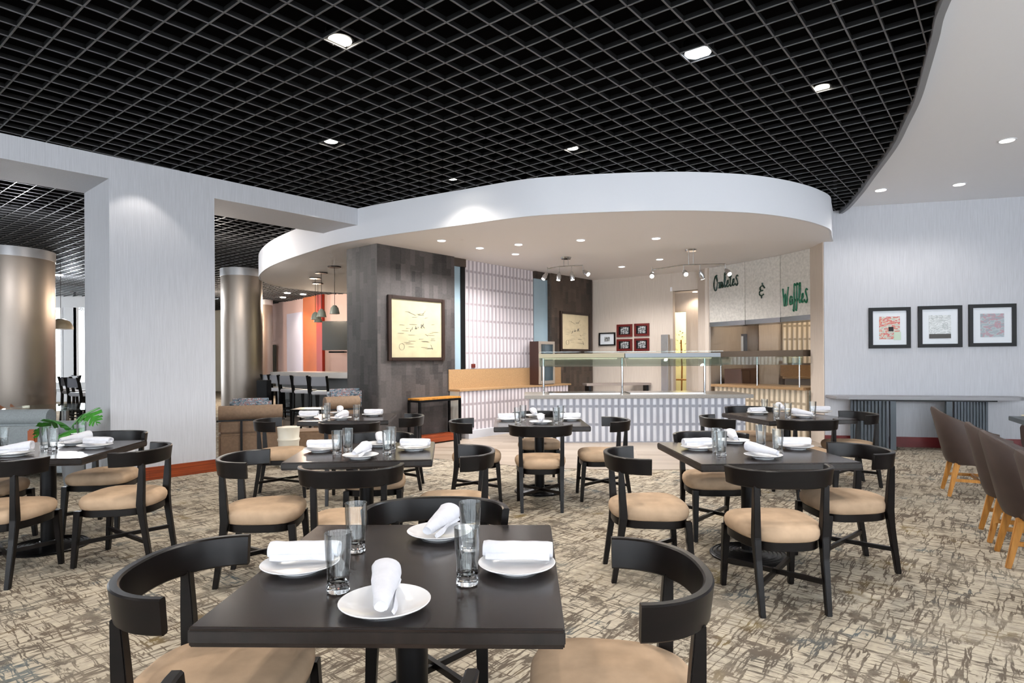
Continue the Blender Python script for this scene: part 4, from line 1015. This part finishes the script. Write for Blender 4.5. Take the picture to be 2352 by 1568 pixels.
# bar pendants
def pend():
    t = thing('pendant_lamp', '', 'lamp')
    MB().lathe([(0, 3.29), (.13, 3.29), (.13, 3.309), (0, 3.309)], 24).build('canopy', BLACKM, t); MB().tube([(0, 0, 3.29), (0, 0, 2.52)], .005, 6).build('cord', BLACK, t)
    MB().lathe([(.10, 2.36), (.095, 2.39), (.075, 2.48), (.035, 2.53), (.0, 2.54)], 20).build('shade', plain('grey_green_enamel', '9aa093', .4), t, smooth=True)
    return t
for px, py, lb in ((768, 613, 'grey pendant lamp nearest the dark column'), (738, 627, 'grey pendant lamp over the bar, before the red post'), (724, 639, 'grey pendant lamp over the bar, left of the red post'), (730, 651, 'furthest grey pendant lamp over the bar')):
    p = atz(px, py, 3.3); place('pend', pend, (p.x, p.y, 0), 0, lb, 'pendants over the bar')
# booths
def booth(p, q, depth, label, z=.80):
    d = (q - p); Ln = d.length; an = math.atan2(d.y, d.x); t = thing('booth_bench', label, 'bench', (p.x, p.y, 0), an)
    MB().tube([(0, .12, z - .09), (Ln, .12, z - .09)], [.10, .10], 24).build('bolster', TAUPE, t, smooth=True)
    MB().box((Ln / 2, .12, z - .28), (Ln, .16, .19)).build('back_cushion', TAUPE, t, bevel=.03); MB().box((Ln / 2, .12, z - .55), (Ln, .18, .36)).build('lower_back', TAUPE, t, bevel=.03)
    MB().box((Ln / 2, .45, .3), (Ln, .55, .3)).build('seat', TAUPE, t, bevel=.04)
    MB().box((Ln / 2, .30, .06), (Ln * .98, .7, .12)).build('plinth', plain('blue_reflection_base', '59647a', .4), t)  # blue reflection on the plinth put into its base colour
    m = MB(); m.box((Ln / 2, -.02, z - .185), (Ln + .04, .02, .02)); m.box((Ln * .35, -.02, (z - .185) / 2 + .06), (.03, .02, z - .3)); m.build('rail', BLACKM, t)
    return t
booth(Vector((-3.98, 8.42, 0)), Vector((-3.22, 8.74, 0)), .6, 'brown upholstered booth bench just right of the grey pillar')
booth(Vector((-2.80, 9.42, 0)), Vector((-2.36, 9.72, 0)), .6, 'brown upholstered booth bench by the left edge of the dark column', .86)
for (x, y, a, z, lb) in ((-3.77, 8.98, 15, .72, 'blue and rust zigzag cushion on the bench by the pillar'), (-2.72, 10.1, 33, .80, 'blue and rust zigzag cushion by the dark column')):
    o = MB().box((0, 0, 0), (.56, .12, .34)).build('throw_cushion', ZIG, bevel=.04); o.location = (x, y, z); o.rotation_euler.z = rad(a); tag(o, lb, 'cushion', 'zigzag cushions on the booths')
o = MB().lathe([(.13, 0), (.15, .05), (.15, .36), (.165, .40), (.15, .43), (.16, .55), (.165, .58), (.14, .58), (.0, .57)], 30).build('garden_stool', plain('cream_ceramic', 'd8d2c3', .3), smooth=True); o.location = (-3.02, 8.40, 0); o.scale = (.9, .9, .92)
tag(o, 'small cream ceramic drum stool between the two booths', 'stool')
ot = thing('ottoman', 'low brown upholstered ottoman beneath the far middle table', 'ottoman', (-2.98, 8.98, 0), rad(20)); MB().box((0, 0, .23), (.5, .5, .40)).build('cushion', TAUPE, ot, bevel=.03); MB().box((0, 0, .015), (.4, .4, .03)).build('plinth', BLACKM, ot)
cf = thing('coffee_table', 'low black metal-framed table behind the far middle table', 'table', (-3.3, 10.6, 0)); MB().box((0, 0, .6), (.8, .5, .03)).build('top', BLACKM, cf)
for sx in (-1, 1):
    for sy in (-1, 1): MB().box((sx * .38, sy * .23, .295), (.03, .03, .58)).build('leg', BLACKM, cf)

# ------------------------------------------------------------------ lamps
def spot(loc, power, col=(1, .86, .70), size=120, r=.06, blend=.6, aim=None):
    l = bpy.data.lights.new('spot', 'SPOT'); l.energy = power; l.color = col; l.spot_size = rad(size); l.spot_blend = blend; l.shadow_soft_size = r
    o = bpy.data.objects.new('spot_light', l); C.objects.link(o); o.location = loc
    if aim is not None: o.rotation_euler = (Vector(aim) - Vector(loc)).to_track_quat('-Z', 'Y').to_euler()
    return o
GL_ = [(781, 94, LAMPON, .085, 'bright recessed downlight in the black lattice, nearest overhead'), (760, 325, LAMPON, .07, 'bright downlight in the lattice above the second table'), (1315, 341, LAMPON, .06, 'bright downlight in the lattice above the buffet front'),
       (1039, 411, LAMPON, .06, 'small bright downlight at the lattice edge near the white drum'), (1888, 202, LAMPON, .06, 'bright downlight in the lattice at the right'), (1603, 122, LAMPDAY, .10, 'large cool white downlight disc in the lattice')]
for px, py, mt, r, lb in GL_:
    p = atz(px, py, ZG + .02)
    dl = thing('downlight', lb, 'ceiling light', (p.x, p.y, p.z), 0, 'downlights in the black lattice')
    MB().lathe([(0, .0), (r, .0), (r, .006), (0, .006)], 28).build('lens', mt, dl); MB().lathe([(r + .001, .004), (r + .02, .004), (r + .02, .08), (r + .001, .08)], 28, cap=False).build('housing', BLACKM, dl)
    spot((p.x, p.y, p.z - .03), (30 if px == 1039 else 120) if mt is LAMPON else 90, (1, .9, .78) if mt is LAMPON else (.85, .92, 1), 130)
SL = [(1014, 552), (1102, 569), (1191, 561), (1184, 583), (1334, 551), (1507, 547), (1428, 612), (1515, 595)]
SN = ['nearest the dark column', 'before the glass block wall', 'above the side counter', 'small dim one above the side counter', 'left of the track light bar', 'above the island centre', 'near the beige wall', 'left of the second track light']
for k, (px, py) in enumerate(SL):
    p = atz(px, py, ZD)
    dl = thing('downlight', 'small round soffit downlight ' + SN[k], 'ceiling light', (p.x, p.y, ZD - .0005), 0, 'downlights in the drum soffit')
    MB().lathe([(0, -.010), (.062, -.010), (.062, 0), (0, 0)], 24).build('lens', LAMPSOFT, dl); MB().lathe([(.063, -.006), (.08, -.004), (.08, 0), (.063, 0)], 24, cap=False).build('trim_ring', WHITE, dl)
    spot((p.x, p.y, ZD - .04), 112, (1, .98, .97), 150)
for px, py, lb in ((2023, 436, 'oval-looking downlight in the white ceiling nearest the lattice tip'), (2203, 423, 'downlight in the white ceiling above the framed prints'), (2313, 322, 'downlight in the white ceiling nearest the right edge')):
    p = atz(px, py, ZW)
    dl = thing('downlight', lb, 'ceiling light', (p.x, p.y, ZW - .0005), 0, 'downlights in the white ceiling')
    MB().lathe([(0, -.010), (.07, -.010), (.07, 0), (0, 0)], 24).build('lens', LAMPSOFT, dl); MB().lathe([(.071, -.006), (.09, -.004), (.09, 0), (.071, 0)], 24, cap=False).build('trim_ring', WHITE, dl)
    spot((p.x, p.y, ZW - .04), 26, (1, .95, .9), 140)
p = Vector((4.08, 13.85, 2.905)); dl = thing('downlight', 'tiny recessed light above the doorway behind the buffet', 'ceiling light', tuple(p))
MB().lathe([(0, -.01), (.05, -.01), (.05, 0), (0, 0)], 20).build('lens', LAMPSOFT, dl); spot((p.x, p.y, p.z - .05), 12, (1, .85, .7), 140)
for k, (px, py) in enumerate(((660, 672), (650, 682), (696, 675), (135, 631))):
    p = atz(px, py, ZG)
    dl = thing('downlight', ['far lattice downlight above the bar, right of the first pair', 'far lattice downlight lowest of the bar ones', 'far lattice downlight before the orange wall', 'lattice downlight seen through the left arch'][k], 'ceiling light', tuple(p), 0, 'downlights beyond the arches')
    MB().lathe([(0, -.02), (.10, -.02), (.10, 0), (0, 0)], 20).build('lens', LAMPON, dl); spot((p.x, p.y, p.z - .06), 90, (1, .82, .6), 130)

# track lights
def head(parent, base, aim, lit):
    base = Vector(base); aim = Vector(aim).normalized(); q = base + Vector((0, 0, -.10))
    h = MB().tube([base, q], .006, 6).build('arm', STEEL, parent)
    pts = [q + aim * x for x in (0, .03, .10, .16)]
    s_ = MB().tube(pts, [.012, .03, .045, .040], 16).build('lamp_head', STEEL, parent, smooth=True)
    l_ = MB().tube([q + aim * .160, q + aim * .166], [.034, .034], 16).build('lens', LAMPON if lit else LAMPSOFT, s_)
    spot(tuple(q + aim * .19), 18 if lit else 8, (1, .86, .7), 70, .03, aim=tuple(q + aim * 2))
for (cxp, cyp, hs, lb) in ((1300, 591, ((-.34, .12, (-.5, -.3, -.8), 0), (-.12, .04, (-.15, -.1, -1), 0), (.10, -.03, (.1, 0, -1), 1), (.30, -.10, (.55, -.7, -.55), 1)), 'steel track light with four heads above the left of the island'),
                           (1587, 573, ((-.62, .25, (-.2, -.8, -.5), 1), (-.12, .02, (0, -.8, -.5), 1), (.15, -.02, (.3, .2, -.8), 0), (.55, -.12, (.2, -.7, -.6), 1)), 'steel track light with four heads before the metal signs')):
    p = atz(cxp, cyp, ZD); t = thing('track_light', lb, 'track light', (p.x, p.y, ZD))
    MB().lathe([(0, -.03), (.09, -.03), (.10, 0), (0, 0)], 28).build('canopy', CHROME, t, smooth=True)
    drop = .16 if cxp < 1500 else .26
    MB().tube([(-.04, 0, 0), (-.04, 0, -drop)], .007, 6).build('stem', STEEL, t); MB().tube([(.04, 0, 0), (.04, 0, -drop)], .007, 6).build('stem', STEEL, t)
    MB().tube([(h[0], h[1], -drop - (.03 if cxp < 1500 else .05) * (abs(h[0]) > .2) * (1 if h[0] < 0 else .2)) for h in hs], .010, 8).build('bar', STEEL, t)
    for hx, hy, am, lit in hs:
        z = -drop
        base = Vector((hx, hy, z)); hh = Vector(am).normalized()
        q = base + Vector((0, 0, -.10))
        MB().tube([base, q], .006, 6).build('arm', STEEL, t)
        s_ = MB().tube([q + hh * x for x in (0, .03, .10, .16)], [.012, .03, .045, .040], 16).build('lamp_head', STEEL, t, smooth=True)
        MB().tube([q + hh * .1605, q + hh * .166], [.034, .034], 16).build('lens', LAMPON if lit else LAMPSOFT, s_)
        w = Vector((p.x, p.y, ZD)) + q + hh * .20; spot(tuple(w), 22 if lit else 8, (1, .86, .7), 80, .03, aim=tuple(w + hh))
for x, y in ((1.3, 2.4), (-1.6, .4), (-2.6, 3.4), (-4.6, 1.5), (1.0, -1.2), (-5.6, 5.2), (.2, 3.6), (-3.4, -2)):  # unseen downlights added overhead to brighten the dining room
    dl = thing('downlight', 'added unseen downlight overhead, brightening the dining room', 'ceiling light', (x, y, ZG + .02), 0, 'added downlights overhead out of view')
    MB().lathe([(0, .0), (.05, .0), (.05, .006), (0, .006)], 20).build('lens', LAMPON, dl); spot((x, y, ZG - .01), 82, (1, .93, .85), 130)
# wall washers whose scallops show on the pillar, the header and the drum
for s_, pw, nn_ in ((-.9, 13, -.36), (1.45, 16, -.22), (-3.2, 13, -.3)):
    q = lw(s_, nn_, 3.76); spot(tuple(q), pw, (1, .93, .86), 88, .03, .3, aim=tuple(lw(s_, nn_ + .1, 0)))
for x, y in ((-.2, 8.1), (1.5, 7.6)): spot((x, y, 3.76), 2.5, (1, .93, .86), 95, .03, .8, aim=(x + .02, y + .12, 0))
# point lights without fixtures in the bar, lounge, alcove and back rooms
def pointlight(loc, e, col, r=.15):
    l = bpy.data.lights.new('pointlight', 'POINT'); l.energy = e; l.color = col; l.shadow_soft_size = r; o = bpy.data.objects.new('room_point_light', l); C.objects.link(o); o.location = loc
pointlight((-6.2, 19.5, 3.2), 260, (1, .8, .6)); pointlight((-9.5, 21, 3.2), 260, (1, .85, .7)); pointlight((-12, 17, 3.3), 260, (.9, .95, 1)); pointlight((4.9, 16.1, 2.7), 90, (1, .93, .7), .2)
pointlight((6.3, 13.2, 2.9), 30, (1, .85, .65)); pointlight((-5.5, 11.5, 3.2), 90, (1, .9, .8)); pointlight((-7.5, 9.5, 3.3), 70, (.95, .96, 1))

# daylight
w = bpy.data.worlds.new('daylight'); bpy.context.scene.world = w; w.use_nodes = True
bg = w.node_tree.nodes['Background']; bg.inputs['Color'].default_value = (.86, .93, 1, 1); bg.inputs['Strength'].default_value = 6.5

sc_ = bpy.context.scene
sc_.view_settings.view_transform = 'Standard'; sc_.view_settings.look = 'None'; sc_.view_settings.gamma = 1; sc_.view_settings.use_curve_mapping = False
sc_.view_settings.exposure = 0.56
sc_.render.engine = 'CYCLES'
sc_.cycles.use_denoising = True; sc_.cycles.use_adaptive_sampling = True; sc_.cycles.adaptive_threshold = .1; sc_.cycles.adaptive_min_samples = 12; sc_.cycles.max_bounces = 8; sc_.cycles.diffuse_bounces = 3; sc_.cycles.glossy_bounces = 3; sc_.cycles.transmission_bounces = 8; sc_.cycles.transparent_max_bounces = 12
sc_.cycles.sample_clamp_indirect = 6.; sc_.cycles.caustics_reflective = False; sc_.cycles.caustics_refractive = False
